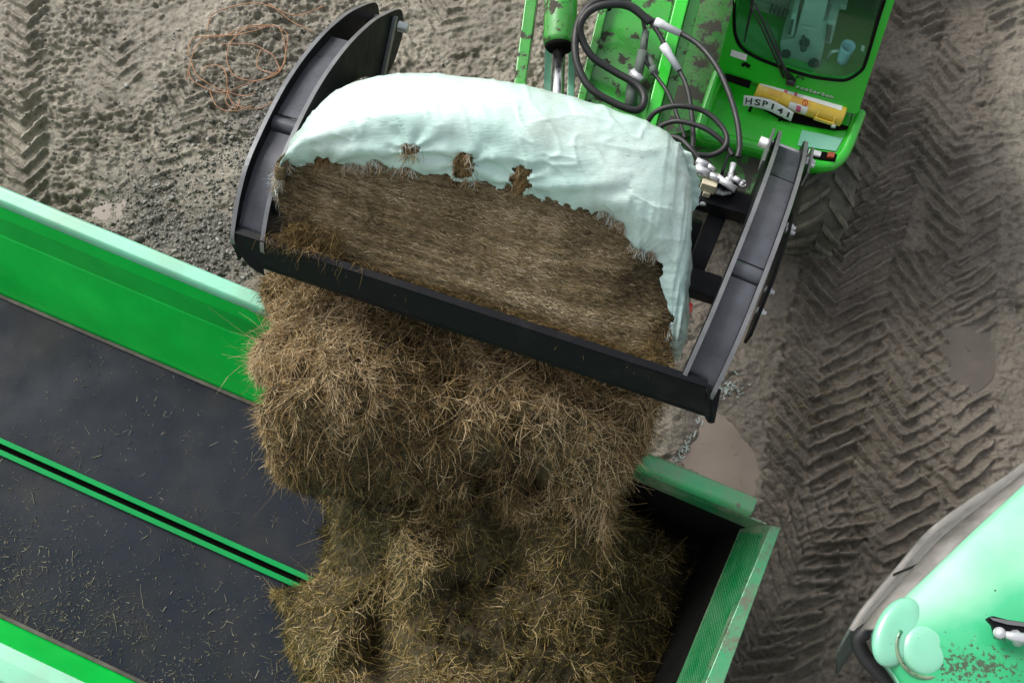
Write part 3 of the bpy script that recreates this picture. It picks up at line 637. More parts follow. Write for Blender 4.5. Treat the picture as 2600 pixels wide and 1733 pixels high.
# ================================================================== LOOSE SILAGE
def pz(l): return [at(*q) for q in l]
def heapmesh(name, outline, ctrl, base_z, parent, edge, seed, amp, step=.012, lump=4.5, skirt=None, zo=1.0, creases=()):
    """a closed heap: smooth height through the control points, ragged outline, clumps, a skirt down to its base"""
    zn = lambda a, b: min(ctrl, key=lambda c: (c[0] - a) ** 2 + (c[1] - b) ** 2)[2]
    ow = [(p.x, p.y) for p in pz([(a, b, zn(a, b)) for a, b in outline])]; f = RBF([tuple(p) for p in pz(ctrl)])
    xs = np.arange(min(p[0] for p in ow) - .1, max(p[0] for p in ow) + .1, step); ys = np.arange(min(p[1] for p in ow) - .1, max(p[1] for p in ow) + .1, step)
    X, Y = np.meshgrid(xs, ys)
    d = polydist(X, Y, ow) * np.where(inpoly(X, Y, ow), 1, -1) + .10 * (fbm(X, Y, 5, seed, 4) - .5)
    nz = amp * (fbm(X + .1 * fbm(X, Y, 3, seed + 3, 2), Y, lump, seed + 1, 5, .55) - .5) * 2 + amp * .5 * (1 - np.abs(2 * fbm(X, Y, lump * 1.6, seed + 2, 3) - 1) - .6) - .022 * np.abs(2 * fbm(X, Y, 11, seed + 5, 3, .6) - 1) + .014 * (fbm(X, Y, 26, seed + 6, 2) - .5)
    H0 = f(X, Y) + nz
    for pts, wd, dp in creases:
        q = [at(a, b, zn(a, b)) for a, b in pts]; dd = np.full(X.shape, 9.)
        for p0, p1 in zip(q[:-1], q[1:]):
            ex_, ey_ = p1.x - p0.x, p1.y - p0.y; t = np.clip(((X - p0.x) * ex_ + (Y - p0.y) * ey_) / (ex_ * ex_ + ey_ * ey_), 0, 1); dd = np.minimum(dd, np.hypot(X - p0.x - t * ex_, Y - p0.y - t * ey_))
        H0 = H0 - dp * np.exp(-((dd + .03 * (fbm(X, Y, 9, seed + 8, 2) - .5)) / wd) ** 2)
    rc_ = np.random.default_rng(seed + 50); kk_ = np.argwhere(d > .05)
    for k in range(46):
        j, i = kk_[rc_.integers(len(kk_))]; a = rc_.uniform(0, 3.14); l = rc_.uniform(.04, .13); cx_, cy_ = math.cos(a), math.sin(a); r_ = int(.2 / step)
        sl_ = (slice(max(0, j - r_), j + r_), slice(max(0, i - r_), i + r_)); xx, yy = X[sl_] - X[j, i], Y[sl_] - Y[j, i]
        al = xx * cx_ + yy * cy_; ac = -xx * cy_ + yy * cx_ + .03 * np.sin(al * 22 + k)
        H0[sl_] -= rc_.uniform(.035, .075) * np.exp(-(ac / rc_.uniform(.010, .018)) ** 2) * np.exp(-(al / l) ** 4)
    e = np.clip(d / edge, 0, 1); e = np.sqrt(1 - (1 - e) ** 2)
    bz = base_z if not callable(base_z) else base_z(X, Y)
    H1 = bz + (H0 - bz) * e if skirt is None else H0 - skirt * (1 - e)
    return X, Y, H1, d
def gridfaces(mask):
    ny_, nx_ = mask.shape; ii = np.arange(nx_ * ny_).reshape(ny_, nx_)
    k = mask[:-1, :-1] & mask[:-1, 1:] & mask[1:, 1:] & mask[1:, :-1]
    return np.stack([ii[:-1, :-1][k], ii[:-1, 1:][k], ii[1:, 1:][k], ii[1:, :-1][k]], -1)
def cover(name, X, Y, Hh, d, n, parent, flow, tone0, lmin, lmax, rmin, rmax, seed, up=.35, spread=.9, curl=.35, droop=.3, mat_='straw', weight=None):
    gy, gx = np.gradient(Hh, Y[1, 0] - Y[0, 0], X[0, 1] - X[0, 0])
    ok = np.argwhere(d > -.010); wgt = 1 + 4.5 * np.exp(-(np.abs(d[ok[:, 0], ok[:, 1]]) / .045) ** 2)
    sel = ok[rng.choice(len(ok), n, p=wgt / wgt.sum())]; j, i = sel[:, 0], sel[:, 1]; st = X[0, 1] - X[0, 0]
    jx, jy = rng.uniform(-.5, .5, n) * st, rng.uniform(-.5, .5, n) * st
    nrm = np.stack([-gx[j, i], -gy[j, i], np.ones(n)], 1); nrm[:, :2] = np.clip(nrm[:, :2], -3, 3); nrm /= np.linalg.norm(nrm, axis=1, keepdims=True)
    px_, py_ = X[j, i] + jx, Y[j, i] + jy
    P = np.stack([px_, py_, Hh[j, i] + gx[j, i].clip(-3, 3) * jx + gy[j, i].clip(-3, 3) * jy], 1)
    wx = px_ + .05 * fbm(px_, py_, 6, seed, 2); wy = py_ + .05 * fbm(px_, py_, 6, seed + 1, 2)
    ca_, cb_ = np.floor(wx * 11).astype(int), np.floor(wy * 11).astype(int); tuft = vnoise(ca_, cb_, seed + 7) - .5; tuft2 = vnoise(ca_, cb_, seed + 9) - .5
    ang = flow(px_, py_) + rng.normal(0, spread, n) + tuft * 2.2
    D = np.stack([np.cos(ang), np.sin(ang), np.zeros(n)], 1); D -= nrm * (D * nrm).sum(1, keepdims=True); D /= np.linalg.norm(D, axis=1, keepdims=True) + 1e-9
    D += nrm * np.abs(rng.normal(.08, up, n))[:, None] * .6
    L = rng.uniform(lmin, lmax, n) * rng.uniform(.5, 1, n); rad = rng.uniform(rmin, rmax, n)
    tone = tone0(px_, py_, P[:, 2]) + tuft2 * .30 + rng.normal(0, .26, n); k = rng.random(n) < .06; tone[k] += .35
    return strands(name, P - nrm * .006, D, L, rad, tone, M[mat_], parent, curl, 4, droop)

# heap in the wagon
HEAP_O = [(800, 1200), (815, 1300), (818, 1400), (816, 1456), (740, 1496), (690, 1503), (725, 1560), (715, 1640), (760, 1740), (800, 1830), (1250, 1900), (1640, 1850), (1665, 1730), (1690, 1640), (1700, 1560), (1745, 1440), (1735, 1375), (1660, 1330), (1600, 1240), (1500, 1130), (1100, 1080)]
HEAP_C = [(830, 1230, .98), (840, 1330, .97), (760, 1450, .93), (700, 1495, .86), (750, 1560, .95), (745, 1640, .95), (780, 1730, 1.0), (860, 1560, 1.18), (850, 1640, 1.22), (950, 1640, 1.0), (985, 1580, 1.12),
          (900, 1440, 1.12), (985, 1470, 1.36), (1030, 1370, 1.66), (1085, 1425, 1.66), (1120, 1350, 1.50), (1010, 1520, 1.35), (1160, 1480, 1.28), (1150, 1560, 1.30), (1300, 1450, 1.36), (1300, 1560, 1.38), (1420, 1500, 1.40), (1100, 1700, 1.42), (1020, 1760, 1.4), (970, 1700, 1.05), (1280, 1700, 1.35),
          (1500, 1420, 1.42), (1560, 1330, 1.44), (1575, 1420, 1.36), (1550, 1480, 1.30), (1620, 1480, 1.05), (1690, 1420, 1.0), (1730, 1380, .86), (1660, 1560, .95), (1650, 1640, .92), (1500, 1640, 1.2), (1400, 1750, 1.25), (1650, 1380, .98), (1640, 1720, .8), (1300, 1850, 1.3), (900, 1850, 1.2),
          (900, 1280, 1.42), (1000, 1300, 1.62), (1200, 1330, 1.62), (1400, 1320, 1.64), (1520, 1330, 1.58), (1100, 1150, 1.55), (1400, 1150, 1.6), (1300, 1350, 1.40)]
X, Y, Hh, d = heapmesh('h', HEAP_O, HEAP_C, FZ + .005, None, .15, 5, .075, .010, zo=1.4, creases=[([(985, 1420), (1000, 1480), (960, 1560), (950, 1660), (985, 1733)], .04, .10), ([(1130, 1470), (1200, 1500), (1260, 1490)], .04, .08), ([(1180, 1560), (1260, 1610), (1390, 1640)], .03, .06), ([(1590, 1380), (1590, 1450), (1560, 1540), (1530, 1640)], .035, .10), ([(1080, 1620), (1180, 1640), (1290, 1690)], .03, .06)])
heap = fastmesh('silage_heap', np.stack([X, Y, Hh], -1).reshape(-1, 3), gridfaces(d > -.01), M['heap_base'], None, True)
tag(heap, 'olive brown heap of loose silage filling the wagon floor', 'silage heap')
def swirl(s, base, amp):
    return lambda x, y: base + amp * (fbm(x, y, 1.7, s, 3) - .5) * 2
def tone_heap(x, y, z):  # negative spots paint shade into the hollows
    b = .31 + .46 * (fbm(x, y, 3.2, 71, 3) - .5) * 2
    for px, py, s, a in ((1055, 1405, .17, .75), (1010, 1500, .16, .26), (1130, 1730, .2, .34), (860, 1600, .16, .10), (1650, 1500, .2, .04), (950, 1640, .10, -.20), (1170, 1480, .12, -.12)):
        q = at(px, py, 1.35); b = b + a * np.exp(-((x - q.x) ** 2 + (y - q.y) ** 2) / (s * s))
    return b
def layers(X, Y, Hh, d, par, tone, flow, m_, nb, nt, seed, ll=.12, sp=.95, cu=1.3):
    cover('matted_stems', X, Y, Hh, d, nb, par, flow, tone, .02, .075, .0018, .0044, seed, .12, 1.0, 1.0, .1, mat_=m_)['kind'] = 'stuff'
    cover('pale_stems', X, Y, Hh + .006, np.where(d > .02, 1., -1.), nt, par, flow, lambda x, y, z: tone(x, y, z) + .11 + .26 * (rng.random(len(x)) < .35), .04, ll, .0018, .0040, seed + 20, .05, sp, cu, .12, mat_=m_)['kind'] = 'stuff'
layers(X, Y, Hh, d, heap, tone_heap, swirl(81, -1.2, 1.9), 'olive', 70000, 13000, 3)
# slab just cut off the bale, sagging over the wagon side
SLAB_O = [(640, 722), (690, 680), (790, 650), (870, 680), (1000, 715), (1080, 745), (1250, 810), (1420, 870), (1560, 925), (1690, 975), (1685, 1060), (1640, 1150), (1600, 1230), (1582, 1330), (1545, 1420), (1500, 1380), (1430, 1310), (1330, 1330), (1240, 1275), (1150, 1290), (1060, 1245), (960, 1260), (880, 1225), (800, 1205), (715, 1195), (655, 1175), (630, 1100), (640, 1020), (655, 960), (612, 930), (585, 905), (650, 866), (690, 825), (672, 775)]
SLAB_C = [(670, 740, 2.08), (760, 715, 2.28), (860, 690, 2.44), (1000, 730, 2.48), (1250, 830, 2.46), (1500, 920, 2.44), (860, 760, 2.42), (1000, 800, 2.48), (1150, 860, 2.46), (1300, 920, 2.44), (1450, 970, 2.42), (1600, 1010, 2.38), (1655, 1040, 2.30), (700, 850, 2.30), (620, 900, 2.12), (680, 960, 2.30), (800, 900, 2.52), (950, 930, 2.50), (1100, 950, 2.42), (1250, 990, 2.46), (1400, 1030, 2.42), (1540, 1070, 2.33), (1620, 1130, 2.1),
          (660, 1060, 2.15), (760, 1050, 2.36), (900, 1060, 2.36), (1050, 1070, 2.30), (1190, 1090, 2.30), (1220, 1150, 2.04), (1300, 1120, 2.24), (1450, 1140, 2.20), (1560, 1190, 2.04), (680, 1150, 1.95), (780, 1150, 2.10), (900, 1180, 1.98), (1050, 1220, 1.90), (1180, 1230, 1.90), (1300, 1240, 1.86), (1440, 1240, 1.92), (1550, 1290, 1.78), (1000, 1290, 1.68), (1200, 1320, 1.66), (1400, 1310, 1.70), (1520, 1390, 1.56), (1215, 1210, 1.80), (1345, 1230, 1.76)]
X, Y, Hh, d = heapmesh('s', SLAB_O, SLAB_C, 0, None, .07, 23, .060, .010, 4.6, skirt=.42, zo=2.1, creases=[([(1310, 1070), (1290, 1130), (1235, 1200), (1175, 1290), (1160, 1330)], .022, .16), ([(1330, 1110), (1345, 1170), (1362, 1230)], .018, .15), ([(800, 900), (830, 1000), (810, 1090)], .03, .06),
    ([(1390, 960), (1470, 1010), (1580, 1050), (1640, 1080)], .025, .08), ([(1030, 860), (1100, 940), (1230, 990), (1300, 1070)], .03, .07), ([(655, 955), (720, 960), (790, 940)], .03, .08), ([(960, 1130), (930, 1200), (940, 1290)], .03, .08), ([(1500, 1180), (1480, 1270), (1500, 1360)], .03, .08), ([(1120, 1060), (1080, 1150), (1060, 1260)], .025, .06)])
F1 = gridfaces(d > -.012)
slab = fastmesh('silage_slab', np.stack([X, Y, Hh], -1).reshape(-1, 3), F1, M['heap_base'], None, True)
tag(slab, 'thick matted slab of brown silage just cut off and sagging from the blade into the wagon', 'silage slab')
def tone_slab(x, y, z):  # strong negative spots paint shade into the crevices
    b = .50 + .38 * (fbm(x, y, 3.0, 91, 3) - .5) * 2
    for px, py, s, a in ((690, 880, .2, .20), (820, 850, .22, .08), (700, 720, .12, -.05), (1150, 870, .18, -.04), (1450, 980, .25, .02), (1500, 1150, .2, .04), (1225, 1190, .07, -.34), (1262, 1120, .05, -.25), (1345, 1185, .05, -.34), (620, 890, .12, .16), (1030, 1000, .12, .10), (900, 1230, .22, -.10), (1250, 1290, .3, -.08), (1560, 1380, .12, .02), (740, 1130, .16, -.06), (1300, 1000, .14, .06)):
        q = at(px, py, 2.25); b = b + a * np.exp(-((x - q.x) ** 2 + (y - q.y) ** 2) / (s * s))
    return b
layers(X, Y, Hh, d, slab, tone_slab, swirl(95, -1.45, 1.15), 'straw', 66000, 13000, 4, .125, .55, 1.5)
o = cover('edge_stems', X, Y, Hh, np.where((d > -.01) & (d < .09), 1., -1.), 1900, slab, lambda x, y: np.arctan2(y - at(1120, 1000, 2.3).y, x - at(1120, 1000, 2.3).x), tone_slab, .02, .07, .0012, .0028, 4, .15, 1.0, 1.2, .6); o['kind'] = 'stuff'

n = 1500; up_, vp_ = rng.uniform(.22, 1.0, n), rng.uniform(VN, VF + .2, n)
an = rng.uniform(0, 6.28, n); pp = np.stack([wu.x * up_ + wv.x * vp_, wu.y * up_ + wv.y * vp_, np.full(n, PIT + .02) + rng.uniform(0, .05, n)], 1)
tag(strands('pit_litter', pp, np.stack([np.cos(an), np.sin(an), rng.normal(.05, .1, n)], 1), rng.uniform(.03, .13, n), rng.uniform(.0014, .003, n), rng.uniform(.2, .8, n), M['olive'], None, .7, 4), 'stray stems lying in the dark end of the wagon', kind='stuff')
# chaff scattered on the belts
n = 8500
uu = rng.uniform(-3.6, .3, n); vv = np.where(rng.random(n) < .68, VN + .02 + np.abs(rng.normal(0, .30, n)), rng.uniform(VN, VF, n)); vv = np.clip(vv, VN + .01, VF - .02)
nearh = rng.random(n) < .30; uu[nearh] = -1.02 + rng.normal(0, .22, nearh.sum()); vv[nearh] = rng.uniform(VN, .5, nearh.sum())
bad = (np.abs(vv + .09) < .06); vv[bad] -= .13
pp = np.stack([wu.x * uu + wv.x * vv, wu.y * uu + wv.y * vv, np.full(n, FZ + .005)], 1)
cl = fbm(pp[:, 0], pp[:, 1], 5, 51, 3); keep = (cl > .46) | (rng.random(n) < .33); pp = pp[keep]; n = len(pp)
an = rng.uniform(0, 6.28, n); D = np.stack([np.cos(an), np.sin(an), rng.normal(.03, .05, n)], 1)
ch = strands('chaff', pp, D, np.exp(rng.normal(math.log(.015), .7, n)), rng.uniform(.0009, .0030, n), rng.uniform(.1, 1, n), M['chaff'], None, .5, 3)
tag(ch, 'bits of loose straw and chaff scattered over the dark belts', kind='stuff')

# ================================================================== BALE GRAB (bale shear)
pinLo, pinLi = at(945, 38, 2.30), at(1012, 78, 2.30); blLo = at(592, 588, 2.90)
pinRi, pinRo = at(1957, 368, 2.30), at(2033, 388, 2.30); blRo = at(1818, 985, 2.90)
grab = thing('bale_grab', (pinLi + pinRi) / 2 - Z * .6, 'black steel bale grab with curved side arms and straight cutting blade', 'bale grab')
lat = (blRo - blLo); lat.z = 0; BW = lat.length; lat.normalize(); fwd = Vector((lat.y, -lat.x, 0))
TOP = [(-.075, 2.27), (-.035, 2.365), (.12, 2.53), (.30, 2.69), (.6, 2.886), (.947, 3.023), (1.317, 3.063), (1.50, 3.015), (1.66, 2.905), (1.70, 2.84)]
LOW = [(1.72, 2.70), (1.60, 2.72), (1.48, 2.80), (1.3, 2.87), (.95, 2.83), (.68, 2.68), (.46, 2.44), (.34, 2.20), (.18, 2.10), (.0, 2.12), (-.07, 2.19)]
def arm(pin, tip, name_in):
    dv = tip - pin; dv.z = 0; sc = dv.length / 1.66; dv.normalize(); sd_ = Vector((-dv.y, dv.x, 0))
    if sd_.dot(lat) < 0: sd_ = -sd_
    S = lambda s, z: Vector((pin.x, pin.y, 0)) + dv * s * sc + Z * z
    top = crom([S(*q) for q in TOP], 6); low = crom([S(*q) for q in LOW], 4)
    return S, top, low, sd_, dv
for side, pin, tip in ((0, pinLo, blLo), (1, pinRo, blRo)):
    S, top, low, sv, dv = arm(pin, tip, '')
    off = [0.0, .148] if side == 0 else [0.0, -.148]
    th = .016; armo = None
    for k, o_ in enumerate(off):
        q = [p + sv * (o_ - th / 2) for p in top + low]
        ob = MB().prism(q, sv * th).build('side_arm' if k == 0 else 'arm_plate', M['black'], grab if k == 0 else armo, False, .002)
        if k == 0:
            armo = ob; ob['label'] = 'curved black arm on the left' if side == 0 else 'curved black arm on the right beside the wheel'
        # bright worn rim along the top edge of the plate
        e = MB()
        G = [[p + sv * (o_ - th / 2 - .002) + Z * .002, p + sv * (o_ - th / 2 - .002) + Z * .006, p + sv * (o_ + th / 2 + .002) + Z * .006, p + sv * (o_ + th / 2 + .002) + Z * .002] for p in top]
        e.grid(G).build('edge_strip', M['edge'], armo)
    a, b = sorted(off); a += th / 2 + .001; b -= th / 2 + .001
    wt = crom([S(s, z) for s, z in ([(.46, 2.745), (.75, 2.90), (.98, 2.972), (1.07, 2.99)])], 8)
    MB().grid([[p + sv * a, p + sv * b] for p in wt]).build('web', M['web'], armo, False, 0, .008)
    wt = crom([S(s, z) for s, z in ([(1.16, 2.985), (1.32, 3.0), (1.5, 2.955), (1.665, 2.86)])], 8)
    MB().grid([[p + sv * a, p + sv * b] for p in wt]).build('web', M['web'], armo, False, 0, .008)
    if side == 1:
        wt = crom([S(s, z) for s, z in ([(.10, 2.45), (.25, 2.58), (.45, 2.739)])], 8)
        MB().grid([[p + sv * a, p + sv * b] for p in wt]).build('web', M['web'], armo, False, 0, .008)
    c = S(1.115, 2.975); MB().tube([c + sv * a, c + sv * b], .040, 26).build('cross_tube', M['web'], armo, False)
    p0 = S(0.0, 2.26)
    pin_ = MB().tube([p0 + sv * (a - .09), p0 + sv * (b + .07)], .030, 18).build('pivot_pin', M['zinc'], armo, True, 0)
    if side == 0: MB().prism([S(s, z) + sv * (off[1] + .012) for s, z in ((.03, 2.40), (.06, 2.43), (.40, 2.20), (.36, 2.17))], sv * .02).build('stiffener', M['edge'], armo, False, .002)
    if side == 1:      # second plate outside with its bolts
        q = [S(s, z) + sv * .072 for s, z in ((.35, 2.30), (.62, 2.54), (.95, 2.66), (1.25, 2.64), (1.25, 2.50), (.95, 2.46), (.62, 2.32), (.42, 2.14))]
        MB().prism(q, sv * .016).build('guide_plate', M['black'], armo, False, .003)
        q = [S(s, z) + sv * .040 for s, z in ((-.04, 2.33), (.0, 2.39), (.12, 2.50), (.30, 2.63), (.34, 2.55), (.15, 2.36), (.02, 2.22))]
        MB().prism(q, sv * .012).build('guide_plate', M['edge'], armo, False, .002)
        q = [S(s, z) - sv * .188 for s, z in ((-.06, 2.34), (.0, 2.41), (.15, 2.53), (.36, 2.68), (.38, 2.60), (.15, 2.36), (.0, 2.22))]
        MB().prism(q, sv * .012).build('guide_plate', M['edge'], armo, False, .002)
        e = MB()
        for s, z, o2_ in ((.10, 2.42, .050), (.14, 2.45, .050), (.50, 2.40, .084), (.56, 2.46, .084), (.98, 2.60, .084), (1.10, 2.60, .084)):
            c = S(s, z); e.tube([c + sv * (o2_ - .02), c + sv * (o2_ + .016)], .018, 6); e.tube([c + sv * (o2_ + .015), c + sv * (o2_ + .03)], .010, 8)
        e.build('bolt', M['zinc'], armo)['kind'] = 'stuff'
# blade bar between the arm tips
tl, tr = at(592, 592, 2.895), at(1792, 984, 2.895); bl_, br_ = at(662, 672, 2.76), at(1795, 1050, 2.76)
bl2, br2 = at(610, 640, 2.80), at(1806, 1030, 2.80)
back = -fwd * .014
bar = MB()
bar.hexa([tl, tr, br_, bl_], [p + back - Z * .004 for p in (tl, tr, br_, bl_)])
bar = bar.build('blade', M['black'], grab, False, .003); bar['label'] = 'straight black cutting blade across the front'
lip = MB(); lip.hexa([tl + Z * .012, tr + Z * .012, tr - fwd * .035 + Z * .012, tl - fwd * .035 + Z * .012], [p - Z * .012 for p in (tl + Z * .010, tr + Z * .010, tr - fwd * .035 + Z * .010, tl - fwd * .035 + Z * .010)])
lip.build('top_lip', M['black'], bar, False, .002)
MB().hexa([bl_ - fwd * .0 - Z * .002, br_ - Z * .002, br_ - Z * .03 + fwd * .006, bl_ - Z * .03 + fwd * .006], [p - fwd * .01 for p in (bl_ - Z * .002, br_ - Z * .002, br_ - Z * .03 + fwd * .006, bl_ - Z * .03 + fwd * .006)]).build('knife_edge', M['black'], bar)
ep = MB()
ep.prism([at(590, 588, 2.90), at(600, 625, 2.84), at(640, 678, 2.74), at(672, 699, 2.70), at(668, 668, 2.76), at(640, 610, 2.88)], -lat * .016)
ep.build('end_plate', M['black'], bar); ep = MB()
ep.prism([at(1822, 985, 2.90), at(1806, 1070, 2.72), at(1797, 1072, 2.70), at(1790, 1060, 2.74), at(1795, 985, 2.90)], lat * .016)
ep.build('end_plate', M['black'], bar)
# back frame, tines, valve block
fr_ = MB(); r1 = at(1905, 535, 2.32); l1 = r1 - lat * 2.15
fr_.beam(l1, r1, fwd * .06, Z * .06)
r2 = at(1822, 738, 2.12); l2 = r2 - lat * 2.1; fr_.beam(l2, r2, fwd * .065, Z * .06)
for t in (.06, .5, .93): fr_.beam(l1.lerp(r1, t) - Z * .061, l2.lerp(r2, t) - fwd * .066 - Z * .05, lat * .05, fwd * .012)
fr_.build('back_frame', M['black'], grab, False, .008)
pk = at(1770, 560, 2.2); MB().beam(pk, pk + fwd * .12 - Z * .16, lat * .032, (fwd + Z).normalized() * .03).build('tine_socket', M['black'], grab, False, .004)
for k in range(6):
    p = l2.lerp(r2, .10 + .155 * k) + fwd * .066; MB().tube([p, p + fwd * .40 + Z * .15, p + fwd * .52 + Z * .21], [.024, .018, .004], 8).build('tine', M['edge'], grab, True)
pr = at(1745, 770, 2.18); MB().tube([pr, pr + fwd * .03, pr + fwd * .13 + Z * .01], [.030, .034, .018], 14).build('tine_cap', M['red'], grab, True)
def nz_(px, py): return at(px, py, 2.46)
vb = MB(); c = at(1802, 463, 2.44); ux = lat * .040; uy = fwd * .042; vb.box(c, ux, uy, Z * .045)
vb.box(at(1795, 488, 2.38), lat * .02, fwd * .03, Z * .04)
vblk = vb.build('valve_block', M['cream'], grab, False, .005)
ft = MB()
def fit(pts, r, z=2.5): ft.tube([at(x, y, z) for x, y in pts], r, 10)
fit([(1768, 408), (1796, 420)], .020); fit([(1796, 420), (1815, 432)], [.017, .012]); fit([(1765, 425), (1800, 442)], .022); fit([(1800, 442), (1828, 456)], .017); fit([(1822, 450), (1868, 482)], .019)
fit([(1862, 416), (1856, 440), (1853, 462)], [.018, .013, .017]); fit([(1855, 440), (1855, 470)], .015); fit([(1863, 452), (1880, 462)], .016); fit([(1880, 462), (1886, 470)], .012)
fit([(1790, 500), (1784, 520)], .017, 2.36); fit([(1820, 483), (1835, 490), (1852, 488), (1860, 470)], .016, 2.40); fit([(1816, 482), (1830, 486)], .022, 2.40); fit([(1830, 505), (1850, 508)], .026, 2.32)
for x, y in ((1782, 440), (1828, 456), (1848, 458)): ft.tube([at(x, y, 2.47), at(x, y, 2.50)], .020, 8)
for x, y in ((1886, 466),):
    c = at(x, y, 2.5); ft.tube([c + lat * .016 * math.cos(a) + fwd * .016 * math.sin(a) for a in np.linspace(0, 5.5, 12)], .005, 6)
ft.build('hose_fitting', M['zinc'], vblk, True)['kind'] = 'stuff'
mb = MB(); mb.box(at(1838, 425, 2.46), lat * .006, fwd * .05, Z * .06); mb.box(at(1848, 470, 2.42), lat * .05, fwd * .03, Z * .03); mb.build('bracket', M['black'], vblk, False, .003)

# ================================================================== BALE
bale = thing('silage_bale', at(1230, 620, 2.6), 'half cut silage bale in pale mint wrap held in the black grab', 'silage bale')
RA = [(724, 575, 2.85), (716, 500, 3.0), (724, 432, 3.13), (830, 420, 3.2), (960, 434, 3.24), (1100, 452, 3.26), (1230, 472, 3.26), (1340, 505, 3.26), (1450, 540, 3.24), (1545, 556, 3.2), (1610, 632, 3.12), (1655, 650, 3.05), (1682, 740, 2.95), (1700, 840, 2.85), (1706, 930, 2.75)]
RB = [(715, 550, 2.85), (710, 480, 3.05), (724, 395, 3.28), (830, 375, 3.36), (960, 375, 3.4), (1100, 385, 3.42), (1230, 405, 3.42), (1340, 435, 3.42), (1450, 475, 3.4), (1560, 510, 3.36), (1665, 560, 3.28), (1712, 640, 3.12), (1728, 740, 2.98), (1736, 840, 2.82), (1718, 915, 2.72)]
RC = [(712, 560, 2.75), (716, 440, 3.05), (762, 350, 3.3), (850, 300, 3.44), (980, 275, 3.5), (1110, 280, 3.53), (1240, 300, 3.53), (1360, 330, 3.52), (1480, 375, 3.48), (1590, 425, 3.42), (1690, 490, 3.32), (1738, 590, 3.15), (1742, 720, 2.95), (1745, 850, 2.75), (1720, 920, 2.6)]
RD = [(716, 560, 2.6), (719, 431, 2.95), (774, 318, 3.15), (850, 233, 3.3), (973, 190, 3.38), (1105, 188, 3.42), (1235, 203, 3.44), (1370, 228, 3.44), (1500, 262, 3.42), (1620, 305, 3.38), (1718, 362, 3.3), (1752, 460, 3.15), (1748, 600, 2.95), (1743, 800, 2.7), (1720, 915, 2.5)]
RE = [(1230 + (x - 1230) * .93, 620 + (y - 620) * .90, z - .42) for x, y, z in RD]
RF = [(1230 + (x - 1230) * .84, 660 + (y - 660) * .72, z - .75) for x, y, z in RD]
rings = [crom(pz(r), 24) for r in (RA, RB, RC, RD, RE, RF)]
NU = len(rings[0]); kv = [30, 40, 40, 18, 18]
cols = []
for i in range(NU):
    c = [r[i] for r in rings]; out = []
    for k in range(5):
        g_ = lambda j: c[max(0, min(5, j))]
        a, b, cc, dd = g_(k - 1), g_(k), g_(k + 1), g_(k + 2)
        for j in range(kv[k]):
            t = j / kv[k]; out.append(0.5 * ((2 * b) + (cc - a) * t + (2 * a - 5 * b + 4 * cc - dd) * t * t + (3 * b - a - 3 * cc + dd) * t ** 3))
    out.append(c[5]); cols.append(out)
BG = np.array([[p[:] for p in col] for col in cols])           # u, v, 3
du = np.gradient(BG, axis=0); dvv = np.gradient(BG, axis=1); BN = np.cross(du, dvv); BN /= np.linalg.norm(BN, axis=2, keepdims=True) + 1e-9
if BN[NU // 2, 80, 2] < 0: BN = -BN
um = np.arange(NU)[:, None] / (NU - 1.0); NV = BG.shape[1]; vmm = np.arange(NV)[None] / 1.0
# photo-space coordinate of each wrap point only to put folds and tears where the wrap has them
def topix(P):
    z = P[..., 2] - CH; yc = P[..., 1] * cT + z * sT; dep = P[..., 1] * sT - z * cT
    return 1300 + FPX * P[..., 0] / dep, 866.5 - FPX * yc / dep
QX, QY = topix(BG)
TEARS = [(1042, 379, 19, 11), (1178, 420, 24, 32), (1322, 458, 22, 36), (822, 425, 24, 20), (955, 436, 34, 22), (735, 455, 30, 16)]
disp = .010 * (fbm(QX / 400, QY / 400, 3.1, 301, 4) - .5) * 2 + .004 * (fbm(QX / 60, QY / 60, 1.2, 302, 3) - .5)
hemz = np.exp(-(vmm / 40.0) ** 2)                                  # gathered folds near the hem
disp = disp + hemz * .012 * (fbm(um * 30, vmm / 60 + um * 3, 1.4, 303, 3) - .5) * 2
for tx, ty, rx, ry in TEARS[:4]:
    an = np.arctan2(QY - ty, QX - tx); rr = np.hypot(QX - tx, (QY - ty))
    disp = disp + .0055 * np.cos(an * 7 + tx + 1.5 * np.sin(an * 2)) * np.exp(-((rr - 40) / 62) ** 2) * (vmm > 1)
fold = np.sin((QY + .05 * QX - 430 + 25 * np.sin(QX / 130)) / 11.0) * np.exp(-((QY - .12 * QX - 262 - 40 * sstep(1200, 1500, QX)) / 38) ** 2); disp = disp + .009 * fold * (QX < 1600)
side = sstep(1660, 1720, QX) + sstep(1500, 1650, QX) * sstep(480, 560, QY); disp = disp + .008 * side * (fbm(QX / 22 + QY / 160, QY / 300, 1.5, 305, 3) - .5) * 2
cr1 = 1 - np.abs(2 * fbm(QX / 210 + QY / 500, QY / 70 - QX / 400, 1, 351, 3, .45) - 1); cr2 = 1 - np.abs(2 * fbm(QX / 60 - QY / 90, QY / 120 + QX / 300, 1, 352, 2) - 1)
disp = disp + (.007 * cr1 ** 7 * sstep(.35, .6, fbm(QX / 160, QY / 160, 1, 353, 2)) + .006 * cr2 ** 8) * sstep(2, 30, vmm)
WG = BG + BN * disp[..., None]
keepv = np.ones(WG.shape[:2], bool)
hem = .5 + 26 * np.clip(fbm(um * 30 + 0 * vmm, um * 0 + 3.3 + 0 * vmm, 1.6, 307, 4) - .34, 0, 1) + 9 * np.clip(vnoise(um * 90 + 0 * vmm, 0 * um + 0 * vmm, 309) - .5, 0, 1)
keepv &= vmm > hem
for tx, ty, rx, ry in TEARS:
    keepv &= (((QX - tx) / rx) ** 2 + ((QY - ty) / ry) ** 2 + 2.2 * (fbm(QX / 17, QY / 14, 1, 311, 4) - .5)) > 1
ii = np.arange(NU * NV).reshape(NU, NV)
